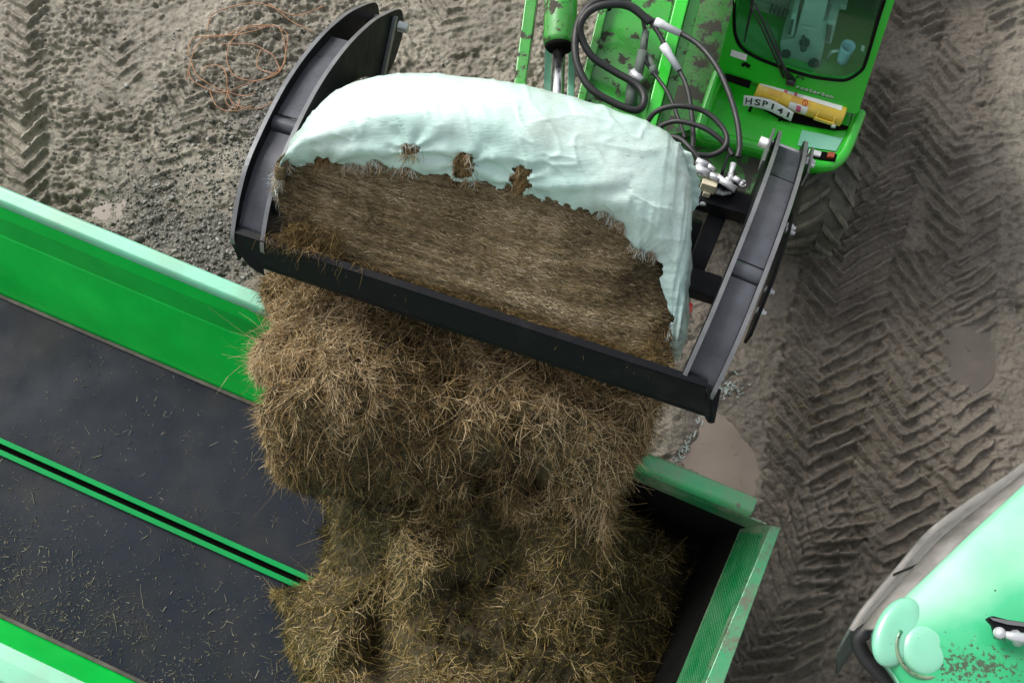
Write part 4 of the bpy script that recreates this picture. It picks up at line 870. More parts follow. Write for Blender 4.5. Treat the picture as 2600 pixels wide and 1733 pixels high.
kk = keepv[:-1, :-1] & keepv[1:, :-1] & keepv[1:, 1:] & keepv[:-1, 1:]
Qd = np.stack([ii[:-1, :-1][kk], ii[1:, :-1][kk], ii[1:, 1:][kk], ii[:-1, 1:][kk]], -1)
wrap = fastmesh('plastic_wrap', WG.reshape(-1, 3), Qd, M['film'], bale, True)
wrap['label'] = 'torn pale mint stretch wrap over the top and sides'
m = wrap.modifiers.new('solid', 'SOLIDIFY'); m.thickness = .0015; m.offset = -1
# core just under the wrap, and the cut face
CG = BG - BN * .022
Qa = np.stack([ii[:-1, :-1], ii[1:, :-1], ii[1:, 1:], ii[:-1, 1:]], -1).reshape(-1, 4)
core = fastmesh('silage_core', CG.reshape(-1, 3), Qa, M['core'], bale, True)
archP = [Vector(p) for p in CG[:, 5]]
lb, rb = at(716, 618, 2.86), at(1702, 936, 2.84)
NT = 90; FG = np.zeros((NU, NT + 1, 3))
s_ = np.linspace(0, 1, NU); lens = np.concatenate([[0], np.cumsum([(archP[i + 1] - archP[i]).length for i in range(NU - 1)])]); 
archx = np.array([(p - lb).dot((rb - lb).normalized()) / (rb - lb).length for p in archP]); fracx = np.clip(np.maximum.accumulate(archx), 0, 1)
fracx = .5 * fracx + .5 * s_
for i in range(NU):
    b0 = np.array(lb.lerp(rb, float(fracx[i])))
    for j in range(NT + 1):
        t = j / NT; FG[i, j] = b0 * (1 - t) + np.array(archP[i]) * t
fn = np.cross(FG[NU // 2 + 10, 40] - FG[NU // 2 - 10, 40], FG[NU // 2, 60] - FG[NU // 2, 20]); fn /= np.linalg.norm(fn)
if fn[1] > 0: fn = -fn
lx = FG @ np.array(lat[:]); ly = FG[..., 2] * 1.3
FG += fn * (.011 * (fbm(lx, ly, 5, 321, 4) - .5) * 2 + .009 * (fbm(lx * .35, ly * 3, 11, 322, 3) - .5) * 2)[..., None]
i2_ = np.arange(NU * (NT + 1)).reshape(NU, NT + 1)
face = fastmesh('cut_face', FG.reshape(-1, 3), np.stack([i2_[:-1, :-1], i2_[1:, :-1], i2_[1:, 1:], i2_[:-1, 1:]], -1).reshape(-1, 4), M['core'], bale, True)
face['label'] = 'flat brown cut face showing layered stems'
def facepts(n, jlo=0, jhi=1, ilo=0, ihi=1):
    i = (rng.uniform(ilo, ihi, n) * (NU - 2)).astype(int) + 1; j = (rng.uniform(jlo, jhi, n) * (NT - 1)).astype(int)
    f = rng.random((n, 1)); return FG[i, j] * (1 - f) + FG[i, j + 1] * f + fn * .001
L3 = np.array(lat[:]); U3 = np.cross(fn, L3); U3 *= np.sign(U3[2])
n = 30000; P = facepts(n)
D = L3[None] * np.where(rng.random(n) < .5, 1, -1)[:, None] + U3[None] * rng.normal(0, .34, n)[:, None] + fn[None] * rng.normal(.0, .025, n)[:, None]
tn = .54 + .28 * (fbm(P @ L3, P[:, 2], 3.5, 331, 3) - .5) * 2 + .24 * (fbm(P @ L3, P[:, 2] * .12, 7, 335, 2) - .5) * 2 + .34 * (fbm(P @ L3 * .7, P[:, 2] * 14, 1.6, 337, 3) - .5) * 2 + rng.normal(0, .2, n); k = rng.random(n) < .04; tn[k] += .4
strands('face_stems', P, D, rng.uniform(.008, .034, n), rng.uniform(.0009, .0021, n), tn, M['face_stem'], face, .3, 3)['kind'] = 'stuff'
# loosened fringe: bottom left tuft, right edge, upper hem
n = 2600; P = facepts(n, 0, .30, 0.02, .22); P[:, 2] += rng.uniform(-.02, .05, n)
D = rng.normal(0, 1, (n, 3)) * .8 + fn * .25
P2 = facepts(1100, 0, .9, .88, .99); D2 = rng.normal(0, 1, (1100, 3)) * .5 + U3 * -.6 + fn * .35
P3 = facepts(2000, 0, .07, 0.05, 1); D3 = L3 * rng.normal(0, 1, (2000, 1)) + fn * .3 + U3 * rng.normal(0, .3, (2000, 1))
Pn = np.concatenate([P, P2, P3]); nn = len(Pn)
strands('loose_fringe', Pn, np.concatenate([D, D2, D3]), np.concatenate([rng.uniform(.02, .075, n), rng.uniform(.03, .09, 1100), rng.uniform(.02, .08, 2000)]), rng.uniform(.0009, .0022, nn), rng.normal(.42, .2, nn), M['straw'], bale, .5, 4, .25)['kind'] = 'stuff'
hb = np.argwhere(keepv[:, :75] & ~np.roll(keepv, 1, axis=1)[:, :75]); hb = hb[(hb[:, 0] < NU * .80) | (rng.random(len(hb)) < .15)]; hb = hb[fbm(hb[:, 0] / 22., hb[:, 0] * 0., 1, 341, 2) > .46]; sel = hb[rng.choice(len(hb), 1400)]
P = CG[sel[:, 0], sel[:, 1]] + fn * rng.uniform(.0, .03, (1400, 1)) + BN[sel[:, 0], sel[:, 1]] * rng.uniform(0, .02, (1400, 1))
D = -U3[None] * 1.0 + rng.normal(0, .45, (1400, 3)) + fn * .25
strands('torn_fringe', P, D, rng.uniform(.012, .05, 1400), rng.uniform(.0007, .0019, 1400), rng.choice([.2, .4, .55, .75, .95], 1400) + rng.normal(0, .06, 1400), M['shred'], wrap, .4, 3)['kind'] = 'stuff'
Pt = []; 
for tx, ty, rx, ry in TEARS[:4]:
    k = np.argwhere((((QX - tx) / (rx * 1.1)) ** 2 + ((QY - ty) / (ry * 1.15)) ** 2) < 1); k = k[rng.choice(len(k), 190)]
    Pt.append(CG[k[:, 0], k[:, 1]] + BN[k[:, 0], k[:, 1]] * .006)
Pt = np.concatenate(Pt); n = len(Pt); D = -U3[None] + rng.normal(0, .6, (n, 3)) + fn * .3
strands('hole_straw', Pt, D, rng.uniform(.02, .08, n), rng.uniform(.0008, .002, n), rng.normal(.62, .2, n), M['straw'], bale, .5, 3)['kind'] = 'stuff'
# straw draped over the blade at its left end
n = 190; t_ = rng.beta(1.1, 2.6, n) * .26 + .07; pb = np.array([(tl.lerp(tr, float(t)) + Z * .03 - fwd * .03)[:] for t in t_]) + rng.normal(0, .012, (n, 3))
strands('draped_straw', pb, np.array(fwd[:])[None] * rng.uniform(.2, .9, (n, 1)) + rng.normal(0, .5, (n, 3)), rng.uniform(.02, .07, n), rng.uniform(.0012, .0024, n), rng.normal(.45, .2, n), M['straw'], bale, .6, 5, .75)['kind'] = 'stuff'
# flap hanging at the rear right corner
fl = [(1722, 362, 3.30), (1752, 392, 3.27), (1770, 440, 3.2), (1778, 470, 3.1), (1774, 515, 3.0), (1752, 545, 2.94)]
fi = [(1716, 372, 3.29), (1738, 420, 3.22), (1745, 460, 3.15), (1748, 490, 3.05), (1747, 515, 3.0), (1745, 530, 2.98)]
a_, b_ = crom(pz(fl), 6), crom(pz(fi), 6)
G = []
for i, (p, q) in enumerate(zip(a_, b_)):
    G.append([p.lerp(q, t) + Vector((0, 0, .012 * math.sin(i * 1.3 + t * 5))) + lat * random.uniform(-.008, .008) * (t < .3) for t in np.linspace(0, 1, 7)])
MB().grid(G).build('wrap_flap', M['film'], wrap, True, 0, .003)

# ================================================================== TELEHANDLER
mx, my = yaw(R(-17))
cp0 = at(2000, 250, 1.30); cdn = (my * .47 + Z).normalized(); cn = mx.cross(cdn).normalized()
if cn.dot(my) > 0: cn = -cn                                         # points forwards, out of the cab
def cabp(px, py, off=0.0): return on(px, py, cp0 + cn * off, cn)
th = thing('telehandler', at(1950, 420, 0) + my * .6, 'bright green muddy telehandler with wide cab facing the wagon', 'telehandler')
FRT = [(1868, 0), (1845, 78), (1830, 140), (1826, 172), (1840, 188), (1900, 205), (2000, 235), (2100, 268), (2160, 288), (2180, 284), (2190, 250), (2230, 128), (2272, 0), (2312, -130), (1908, -130)]
WS = [(1870, -118), (1866, -20), (1864, 50), (1868, 92), (1884, 122), (1915, 143), (1946, 157), (2002, 177), (2058, 194), (2110, 202), (2148, 203), (2180, 185), (2197, 160), (2228, 56), (2246, 0), (2282, -118)]
outer = crom([cabp(*p) for p in FRT[1:13]], 4); outer = [cabp(*FRT[14])] + [cabp(*FRT[0])] + outer + [cabp(*FRT[13])]
hole = [cabp(*p) for p in WS]; hs_ = [hole[0]] + crom(hole[1:-1], 4) + [hole[-1]]
cab = fill(outer, [hs_], 'cab', M['green'], th, -.05, .010)
cab['label'] = 'green cab front with rounded windscreen opening'
mb = MB()
for a, b in zip(outer[:-1], outer[1:]):
    mb.add([a - cn * .05, b - cn * .05, b - cn * .05 + my * 1.35, a - cn * .05 + my * 1.35], [(0, 1, 2, 3)])
mb.build('cab_shell', M['green'], cab, True, 0, .02)
tl_, tr_ = outer[0], outer[-1]
mb = MB(); mb.hexa([tl_ - mx * .05 - my * .05, tr_ + mx * .05 - my * .05, tr_ + mx * .05 + my * 1.4, tl_ - mx * .05 + my * 1.4], [p + Z * .10 for p in (tl_ - mx * .05 - my * .05, tr_ + mx * .05 - my * .05, tr_ + mx * .05 + my * 1.4, tl_ - mx * .05 + my * 1.4)])
mb.build('roof', M['green'], cab, False, .03)
glass = fill([p - cn * .012 for p in hs_], [], 'windscreen', M['glass'], cab)
sealm = MB().tube(hs_[1:-1] , .011, 8); sealm.build('seal', M['dark'], glass, True)
# inside of the cab
itr = MB(); b0, b1 = cabp(1850, 180, -.05), cabp(2175, 275, -.05)
fl_ = [b0 - Z * .45, b1 - Z * .45, b1 - Z * .45 + my * 1.25, b0 - Z * .45 + my * 1.25]
itr.add(fl_, [(0, 1, 2, 3)]); itr.add([fl_[3], fl_[2], fl_[2] + Z * 1.6, fl_[3] + Z * 1.6], [(0, 1, 2, 3)]); itr.build('cab_floor', M['trim'], cab, solid=-.01)
con = MB(); f = lambda pts, o: [cabp(x, y, o) for x, y in pts]
con.prism(f([(1988, 196), (1978, 108), (2016, 100), (2040, 10), (2052, -60), (2108, -60), (2102, 10), (2090, 60), (2104, 60), (2080, 190)], -.24), my * .35)
con.prism(f([(1996, 96), (2008, 36), (2024, 34), (2014, 96)], -.22), my * .2); con.prism(f([(2090, 108), (2100, 52), (2124, 58), (2110, 116)], -.22), my * .2)
con = con.build('console', M['console'], cab, False, .012)
con2 = MB()
for x, y, r in ((1996, 136, .030), (2066, 160, .036), (2043, 108, .034)): c = cabp(x, y, -.232); con2.tube([c, c + cn * .012], r, 18)
con2.tube([cabp(2040, 92, -.235), cabp(2040, 122, -.13)], [.010, .016], 10); con2.ball(cabp(2040, 124, -.12), .022, 8)
con2.prism(f([(2000, 88), (2008, 50), (2016, 50), (2008, 88)], -.214), cn * .004); con2.prism(f([(2094, 104), (2100, 62), (2114, 66), (2106, 108)], -.214), cn * .004)
con2.build('dials', M['trim'], con)['kind'] = 'stuff'
MB().prism(f([(2036, 64), (2072, 70), (2070, 78), (2034, 72)], -.228), cn * .006).build('label_strip', M['white'], con)
st = MB(); st.prism(f([(1905, 0), (1975, 22), (2000, 34), (1998, 60), (1930, 40), (1900, 28)], -.5), my * .12); st.prism(f([(1905, -70), (1985, -50), (1972, 16), (1905, -4)], -.6), my * .12)
st.build('seat', M['seat'], cab, False, .02)
sl_ = MB()
for k in range(5): c = cabp(1958 + k * 10, 22 + k * 4, -.47); sl_.box(c, mx * .006, my * .02, Z * .03)
sl_.build('seat_slats', M['trim'], cab, False, .003)['kind'] = 'stuff'
arm_ = MB(); arm_.tube([cabp(2100, 152, -.18), cabp(2112, 132, -.18), cabp(2130, 128, -.18)], .013, 8); arm_.build('lever', M['zinc'], cab, True)
c = cabp(2146, 136, -.18); G = []
for t in np.linspace(0, 1, 6): G.append([c + (mx * math.cos(a) + my * math.sin(a)) * (.036 + .012 * t) + (cdn) * (t - .5) * .115 for a in np.linspace(0, 2 * math.pi, 17)])
MB().grid(G).build('cup', M['cup'], cab, True, 0, .003)
mb = MB(); mb.prism(f([(2106, 8), (2150, 14), (2148, 26), (2104, 20)], -.35), my * .05); mb.build('switch_box', M['console'], cab); MB().prism(f([(2188, 118), (2196, 121), (2193, 132), (2185, 128)], -.06), my * .01).build('sticker', M['white'], cab)
# wipers
wp = MB()
wp.tube([cabp(2004, 206, .02), cabp(1985, 160, .035), cabp(1950, 85, .03), cabp(1917, 10, .022)], [.014, .012, .009, .007], 8)
wp.tube([cabp(1990, 198, .02), cabp(1970, 150, .03), cabp(1938, 80, .03), cabp(1906, 16, .022)], [.009, .008, .006, .005], 8)
wp.tube([cabp(2014, 196, .016), cabp(1992, 178, .03), cabp(1975, 120, .03), cabp(1945, 50, .025)], [.007, .006, .005, .004], 8)
wp.tube([cabp(1916, -60, .012), cabp(1910, 10, .012), cabp(1899, 62, .010), cabp(1890, 107, .008)], [.006, .010, .008, .004], 8)
wp.box(cabp(2008, 208, .02), mx * .028, my * .02, Z * .02); wp.build('wiper', M['rubber'], cab, True)
wp = MB(); wp.tube([cabp(2022, 197, .012), cabp(2034, 195, .02), cabp(2040, 202, .014)], .006, 6); wp.build('washer_hose', M['rubber'], cab, True)
mb = MB(); mb.prism(f([(1858, 126), (1898, 139), (1894, 155), (1854, 141)], .003), cn * .003); stk = mb.build('sticker', M['white'], cab)
mb = MB(); mb.tube(f([(1884, 166), (1893, 163), (1903, 170)], .008), .012, 8); mb.build('hinge_stub', M['dark'], cab, True)
# nose: tray, raised rounded lip, skirt, lamp slot
NZ = 1.19
tray = [at(x, y, NZ) for x, y in [(1822, 192), (2182, 296), (2150, 392), (2125, 410), (2050, 398), (1880, 362), (1778, 336), (1800, 262)]]
tr = MB(); tr.prism(tray, -Z * .03); nose = tr.build('nose', M['green'], th, False, .004)
mb = MB(); mb.prism([at(x, y, NZ + .004) for x, y in [(2036, 330), (2140, 352), (2122, 385), (2024, 370)]], Z * .005); mb.build('patch_plate', M['mint_housing'], nose, False, .003)
lipath = crom([at(x, y, NZ + dz) for x, y, dz in [(1824, 190, .03), (1803, 250, .02), (1782, 312, .0), (1776, 338, -.01), (1800, 350, -.015), (1850, 358, -.02), (1920, 374, -.02), (2000, 398, -.03), (2060, 416, -.04), (2100, 420, -.04), (2130, 404, -.03), (2150, 372, -.02), (2170, 320, .0), (2182, 288, .02)]], 6)
lp = MB(); n_ = len(lipath); G = []
for i, p in enumerate(lipath):
    t = (lipath[min(i + 1, n_ - 1)] - lipath[max(i - 1, 0)]).normalized(); s = t.cross(Z).normalized()
    G.append([p + s * math.cos(a) * .042 + Z * math.sin(a) * .052 for a in np.linspace(0, 2 * math.pi, 15)])
lp.grid(G).build('bumper_lip', M['green'], nose, True)
sk = MB(); sk.grid([[p - Z * .02, p - Z * .14 + my * .015, p - Z * .30 + my * .05] for p in lipath]).build('skirt', M['green'], nose, True, 0, .015)
mb = MB(); mb.beam(at(2044, 388, NZ + .012), at(2122, 402, NZ + .012), my * .030, Z * .010); mb.build('lamp_slot', M['dark'], nose, False, .004)
mb = MB(); mb.beam(at(2052, 386, NZ + .026), at(2084, 393, NZ + .026), my * .020, Z * .014); mb.build('headlight', M['lamp_white'], nose, False, .006)
mb = MB(); mb.beam(at(2100, 394, NZ + .028), at(2118, 396, NZ + .028), my * .020, Z * .016); mb.build('indicator_lamp', M['lamp_red'], nose, False, .006)
mb = MB(); mb.prism([cabp(1843, 186, .012), cabp(1908, 206, .012), cabp(1902, 224, .02), cabp(1838, 203, .02)], cn * .006); mb.build('vent_gap', M['dark'], nose)
mb = MB(); mb.prism([at(x, y, NZ + .006) for x, y in [(1910, 246), (2155, 322), (2150, 330), (2118, 332), (1990, 308), (1905, 262)]], Z * .004); mb.build('dark_plate', M['dark'], nose)
# yellow document tube lying on the ledge
a0, a1 = at(1921, 226, NZ + .09), at(2141, 296, NZ + .09); ax = (a1 - a0).normalized(); RD_ = .070
yt = MB().tube([a0, a0 + ax * .01, a1 - ax * .01, a1], [RD_ * .96, RD_, RD_, RD_ * .96], 28).build('document_tube', M['yellow'], th, True)
yt.data.polygons.foreach_set('use_smooth', [len(p.vertices) == 4 for p in yt.data.polygons])
s1 = ax.cross(Z).normalized();  s1 = -s1 if s1.dot(my) < 0 else s1       # s1: backwards
def tpatch(t0, t1, d0, d1, name, m, r=RD_ + .0015, par=None, slant=0.0):
    L = (a1 - a0).length; G = []
    for i in range(9):
        d = R(d0 + (d1 - d0) * i / 8); sh = slant * i / 8
        G.append([a0 + ax * (L * (t + sh)) + (s1 * math.cos(d) + Z * math.sin(d)) * r for t in np.linspace(t0, t1, 8)])
    return MB().grid(G).build(name, m, par or yt, True)
lbw = tpatch(.02, .945, 40, 97, 'paper_label', M['white']); lbw['label'] = 'worn white paper label strip'
lw = tpatch(.39, .60, 128, 185, 'paper_label', M['white'], RD_ + .002)
tpatch(.27, .31, 40, 97, 'label_stripe', M['pink'], RD_ + .003, lbw, .02); tpatch(.385, .42, 40, 97, 'label_stripe', M['pink'], RD_ + .003, lbw, .02)
tpatch(.47, .52, 140, 178, 'label_stripe', M['pink'], RD_ + .004, lw, .02); tpatch(.39, .605, 98, 132, 'orange_label', M['orange_print'], RD_ + .003); tpatch(.13, .28, 104, 128, 'faint_print', M['orange_print'], RD_ + .003)
mb = MB(); cc = a0 + ax * ((a1 - a0).length * .545) + (s1 * math.cos(R(116)) + Z * math.sin(R(116))) * (RD_ + .005); q = (s1 * -math.sin(R(116)) + Z * math.cos(R(116)))
mb.tube([cc + ax * .017 * math.cos(a) + q * .017 * math.sin(a) for a in np.linspace(0, 6.283, 20)], .0025, 5); mb.tube([cc - ax * .012 - q * .012, cc + ax * .012 + q * .012], .0025, 5); mb.build('round_mark', M['red'], yt, True)
for t0, t1 in ((.03, .27), (.70, .93)):
    mb = MB(); L = (a1 - a0).length; k = lambda t, d, r: a0 + ax * (L * t) + (s1 * math.cos(R(d)) + Z * math.sin(R(d))) * r
    for t in (t0 + .02, t1 - .02): mb.beam(k(t, 140, RD_), k(t, 175, RD_ + .012), ax * .006, s1 * .004)
    mb.beam(k(t0, 178, RD_ + .012), k(t1, 178, RD_ + .012), Z * .014, s1 * .005); mb.build('latch', M['yellow'], yt, False, .002)
MB().tube([k(.93, 185, RD_ + .01), k(.93, 185, RD_ + .025)], .016, 10).build('wing_nut', M['zinc'], yt)
# number plate, bent, with its letters
PT = crom([at(x, y, z) for x, y, z in [(1889, 242, NZ + .12), (1925, 246, NZ + .125), (1959, 254, NZ + .13), (1990, 270, NZ + .115), (2016, 286, NZ + .105)]], 6)
PB = crom([at(x, y, z) for x, y, z in [(1886, 268, NZ + .055), (1920, 273, NZ + .06), (1951, 281, NZ + .065), (1980, 295, NZ + .05), (2008, 308, NZ + .04)]], 6)
def pl(u, v, o=0.0):
    t = max(0, min(.9999, u)) * (len(PT) - 1); i = int(t); fr = t - i
    a, b = PT[i].lerp(PT[i + 1], fr), PB[i].lerp(PB[i + 1], fr); n = (PT[i + 1] - PT[i]).cross(a - b).normalized()
    return b.lerp(a, v) + n * o
plate = MB().grid([[pl(u, v) for v in np.linspace(0, 1, 5)] for u in np.linspace(0, 1, 25)]).build('number_plate', M['plate'], th, True, 0, .003)
plate['label'] = 'bent pale number plate with dark letters'
def textmesh(s, size=1.0):
    cu = bpy.data.curves.new('t', 'FONT'); cu.body = s; cu.size = size; cu.resolution_u = 3; cu.offset = .022
    o = bpy.data.objects.new('t', cu); COL.objects.link(o); bpy.context.view_layer.update()
    me = bpy.data.meshes.new_from_object(o.evaluated_get(bpy.context.evaluated_depsgraph_get())); bpy.data.objects.remove(o); bpy.data.curves.remove(cu); return me
def letters(chars, mapf, mat_, par, name='letter'):
    for ch_, u0, u1, v0, v1 in chars:
        me = textmesh(ch_); bmx = np.array([v.co[:2] for v in me.vertices]); lo, hi = bmx.min(0), bmx.max(0)
        bm = bmesh.new(); bm.from_mesh(me); bmesh.ops.subdivide_edges(bm, edges=bm.edges, cuts=1)
        for v in bm.verts:
            v.co = mapf(u0 + (u1 - u0) * (v.co.x - lo[0]) / max(1e-6, hi[0] - lo[0]), v0 + (v1 - v0) * (v.co.y - lo[1]) / max(1e-6, hi[1] - lo[1]))
        bm.to_mesh(me); bm.free(); me.name = name; o = link(name, me, mat_, par); yield o
for o in letters([('H', .055, .165, .20, .82), ('S', .205, .315, .22, .80), ('P', .355, .455, .24, .78), ('1', .535, .575, .24, .78), ('4', .66, .775, .24, .78), ('1', .865, .905, .24, .78)], lambda u, v: pl(u, v, .0045), M['ink'], plate): pass
mb = MB()
for u in (.17, .78): p = pl(u, .06, .0); MB().tube([p, p - Z * .07 + my * .0], .010, 8).build('plate_bolt', M['dark'], th)
# raised lettering along the foot of the cab, only partly legible
word = 'rosterton'; chs = []; LU = 1.0 / len(word)
for i, c in enumerate(word): chs.append((c, i * LU + .012, (i + 1) * LU - .014, 0.0, 1.0 if c in 'tbdl' else .72))
wl0, wl1 = cabp(2020, 223, .004), cabp(2115, 250, .004); upv = cdn * .026
grp = MB().beam(wl0 - cdn * .004, wl1 - cdn * .004, cdn * .001, cn * .0012).build('badge', M['dark'], cab)
for o in letters(chs, lambda u, v: wl0.lerp(wl1, u) + upv * v + cn * .003, M['sleeve'], grp): pass
# chassis, axle and wheels
MC = at(1950, 420, 0)
def ml(x, y, z): return mx * x + my * y + Z * z
mb = MB(); mb.box(ml(.40, 5.6, .78), mx * .42, my * 1.75, Z * .20); mb.build('chassis', M['green_dirty'], th, False, .02)
mb = MB(); mb.box(ml(.30, 3.95, .95), mx * .38, my * .12, Z * .14); mb.build('front_beam', M['green'], th, False, .02)
mb = MB(); mb.tube([ml(-.55, 4.08, .55), ml(1.2, 4.08, .55)], .10, 14); mb.build('axle', M['dark'], th)
def tyre(c, par, rad=.56, wdt=.40, tread=20, ax_=mx, fw=my):
    G = []
    for i in range(49):
        a = 2 * math.pi * i / 48; d = fw * math.cos(a) + Z * math.sin(a)
        G.append([c + ax_ * y + d * r for y, r in ((-wdt * .40, rad * .52), (-wdt * .5, rad * .70), (-wdt * .5, rad * .86), (-wdt * .42, rad * .95), (0, rad * .965), (wdt * .42, rad * .95), (wdt * .5, rad * .86), (wdt * .5, rad * .70), (wdt * .40, rad * .52))])
    o = MB().grid(G).build('wheel', M['tyre'], par, True)
    lg = MB()
    for k in range(tread):
        for sg in (1, -1):
            for j in range(3):
                y0, y1 = sg * wdt * (.02 + .155 * j), sg * wdt * (.02 + .155 * (j + 1)); a0_, a1_ = [2 * math.pi * (k + (.5 if sg > 0 else 0)) / tread + s * .115 for s in (j, j + 1)]
                hw = .055
                def q(y, a, r): return c + ax_ * y + (fw * math.cos(a) + Z * math.sin(a)) * r
                lg.hexa([q(y0, a0_ - hw, rad * .95), q(y1, a1_ - hw, rad * .945), q(y1, a1_ + hw, rad * .945), q(y0, a0_ + hw, rad * .95)], [q(y0, a0_ - hw * .75, rad * 1.028), q(y1, a1_ - hw * .75, rad * (1.026 - .02 * (j == 2))), q(y1, a1_ + hw * .75, rad * (1.026 - .02 * (j == 2))), q(y0, a0_ + hw * .75, rad * 1.028)])
    lg.build('tread', M['lug'], o, False, .006)
    MB().tube([c - ax_ * wdt * .36, c - ax_ * wdt * .2, c + ax_ * wdt * .2, c + ax_ * wdt * .36], [rad * .54, rad * .45, rad * .45, rad * .54], 24).build('rim', M['green_dirty'], o)
    return o
tyre(ml(1.15, 3.82, .51), th, .525, .37, 18, yaw(R(-8))[0], yaw(R(-8))[1]); tyre(ml(-.48, 4.06, .54), th); tyre(ml(1.205, 6.9, .54), th); tyre(ml(-.48, 6.9, .54), th)
# boom beside the cab with head plates, cylinder and link
BZ = 2.12
def bq(px, py, dz=0): return at(px, py, BZ + dz)
bback = my * 3.0 + Z * .35
def slabq(pts, dz, depth, name, m, par=th, bevel=.008, ext_=True):
    top_ = [bq(x, y, dz) for x, y in pts]
    if ext_:
        top_[0] = top_[0] + bback; top_[1] = top_[1] + bback
    mb = MB(); mb.hexa(top_, [p - Z * depth for p in top_]); return mb.build(name, m, par, False, bevel)
boom = slabq([(1458, 0), (1640, 0), (1612, 420), (1436, 420)], -.06, .30, 'boom', M['green_dirty'])
boom['label'] = 'muddy green boom running down beside the cab'
slabq([(1666, 0), (1710, 0), (1640, 420), (1608, 420)], .03, .40, 'boom_rail', M['green'], boom)
slabq([(1712, 0), (1748, 0), (1668, 420), (1640, 420)], -.06, .30, 'boom_rail', M['green_dirty'], boom)
slabq([(1446, 0), (1470, 0), (1446, 420), (1424, 420)], .0, .34, 'boom_rail', M['green_dirty'], boom)
mb = MB(); mb.prism([bq(1632, -40, -.05), bq(1668, -40, -.05), bq(1655, 60, -.05), bq(1640, 40, -.05)], Z * .01); mb.build('grille', M['trim'], boom)
# clamp that ties the hoses, brackets
mb = MB(); mb.tube([bq(1545, -10, .10), bq(1545, 40, -.02)], .020, 8); mb.box(bq(1545, 44, -.02), mx * .06, my * .03, Z * .02); mb.build('hose_clamp', M['dark'], boom, False, .004)
mb = MB(); mb.tube([bq(1520, 62, -.02), bq(1530, 66, .0), bq(1542, 64, .01), bq(1545, 56, .01)], .005, 6); mb.build('hook', M['zinc'], boom, True)
cy0, cy1 = bq(1427, -60, .08), bq(1420, 118, .04)
cyl = MB().tube([cy0 + (cy0 - cy1) * 3, cy0, cy0.lerp(cy1, .93), cy1], [.096, .096, .096, .085], 24).build('tilt_cylinder', M['green_dirty'], th, True)
MB().tube([cy1, cy1 + (cy1 - cy0).normalized() * .02], [.086, .07], 24).build('gland', M['dark'], cyl, True)
MB().tube([cy1, cy1 + (cy1 - cy0).normalized() * .75], .038, 18).build('rod', M['chrome'], cyl, True)
mb = MB()
for x in (1392, 1452): mb.beam(bq(x, 128, -.16), bq(x - 8, 420, -.2), mx * .022, Z * .02)
mb.build('head_plate', M['mint_housing'], boom, False, .004)
mb = MB(); mb.hexa([bq(1341, -60, .05), bq(1372, -60, .05), bq(1334, 215, .0), bq(1304, 215, .0)], [p - Z * .16 for p in (bq(1341, -60, .05), bq(1372, -60, .05), bq(1334, 215, .0), bq(1304, 215, .0))]); mb.build('link_bar', M['green_dirty'], th, False, .008)
# rest of the link down to the grab, behind the bale
mb = MB(); mb.beam(bq(1320, 200, -.08), l1.lerp(r1, .42), mx * .03, Z * .06); mb.beam(bq(1530, 410, -.2), l1.lerp(r1, .5), mx * .12, Z * .10); mb.build('boom_head', M['green_dirty'], boom, False, .01)
# deck between boom and cab
mb = MB(); mb.prism([at(x, y, 1.12) for x, y in [(1735, -80), (1890, -80), (1850, 80), (1815, 190), (1775, 322), (1700, 345), (1600, 345)]], -Z * .04); mb.build('deck', M['green_mud'], th)
mb = MB(); mb.prism([at(x, y, 1.0) for x, y in [(1640, 330), (1780, 350), (1900, 385), (1990, 420), (1960, 500), (1800, 470), (1640, 400)]], -Z * .04); mb.build('lower_guard', M['green_mud'], th)
# hoses
def hose(name, pts, r, par, m='rubber', seg=10): return MB().tube(crom([at(*p) for p in pts], 8), r, seg).build(name, M[m], par, True)
hose('hose', [(1600, 10, 2.30), (1550, 0, 2.33), (1505, 10, 2.33), (1472, 50, 2.31), (1460, 110, 2.29), (1468, 170, 2.27), (1500, 225, 2.25), (1560, 262, 2.23), (1610, 280, 2.22), (1632, 268, 2.21), (1634, 240, 2.21), (1612, 212, 2.21), (1560, 182, 2.22), (1505, 145, 2.25), (1478, 100, 2.29), (1474, 60, 2.34), (1500, 26, 2.37), (1545, 12, 2.38), (1600, 18, 2.36), (1650, 58, 2.33)], .022, th)
hose('hose', [(1560, 4, 2.29), (1605, 14, 2.33), (1640, 42, 2.34), (1668, 58, 2.33), (1722, 82, 2.33), (1775, 115, 2.36), (1820, 170, 2.40), (1852, 240, 2.44), (1872, 310, 2.47), (1878, 370, 2.48), (1872, 400, 2.48)], .0155, th)
hose('hose', [(1640, 40, 2.33), (1668, 78, 2.32), (1690, 118, 2.31), (1722, 174, 2.30), (1745, 225, 2.32), (1756, 290, 2.36), (1760, 350, 2.40), (1757, 385, 2.42)], .014, th)
hose('hose', [(1632, 50, 2.26), (1640, 100, 2.24), (1638, 150, 2.22), (1660, 185, 2.20), (1695, 235, 2.22), (1722, 300, 2.28), (1740, 352, 2.34)], .011, th)
for pts in ([(1664, 55, 2.335), (1728, 86, 2.335)], [(1684, 116, 2.32), (1724, 178, 2.31)]):
    mb = MB(); a, b = at(*pts[0]), at(*pts[1]); mb.tube([a, a.lerp(b, .3), a.lerp(b, .35), b], [.026, .026, .022, .019], 10); mb.build('hose_sleeve', M['sleeve'], th, True)
mb = MB()
for a, b, r in (((1640, 80, 2.24), (1632, 130, 2.22), .022), ((1632, 130, 2.22), (1618, 195, 2.18), .03), ((1610, 180, 2.17), (1600, 270, 2.12), .034), ((1642, 140, 2.2), (1668, 190, 2.19), .018), ((1650, 180, 2.19), (1666, 176, 2.2), .028)):
    mb.tube([at(*a), at(*b)], r, 10)
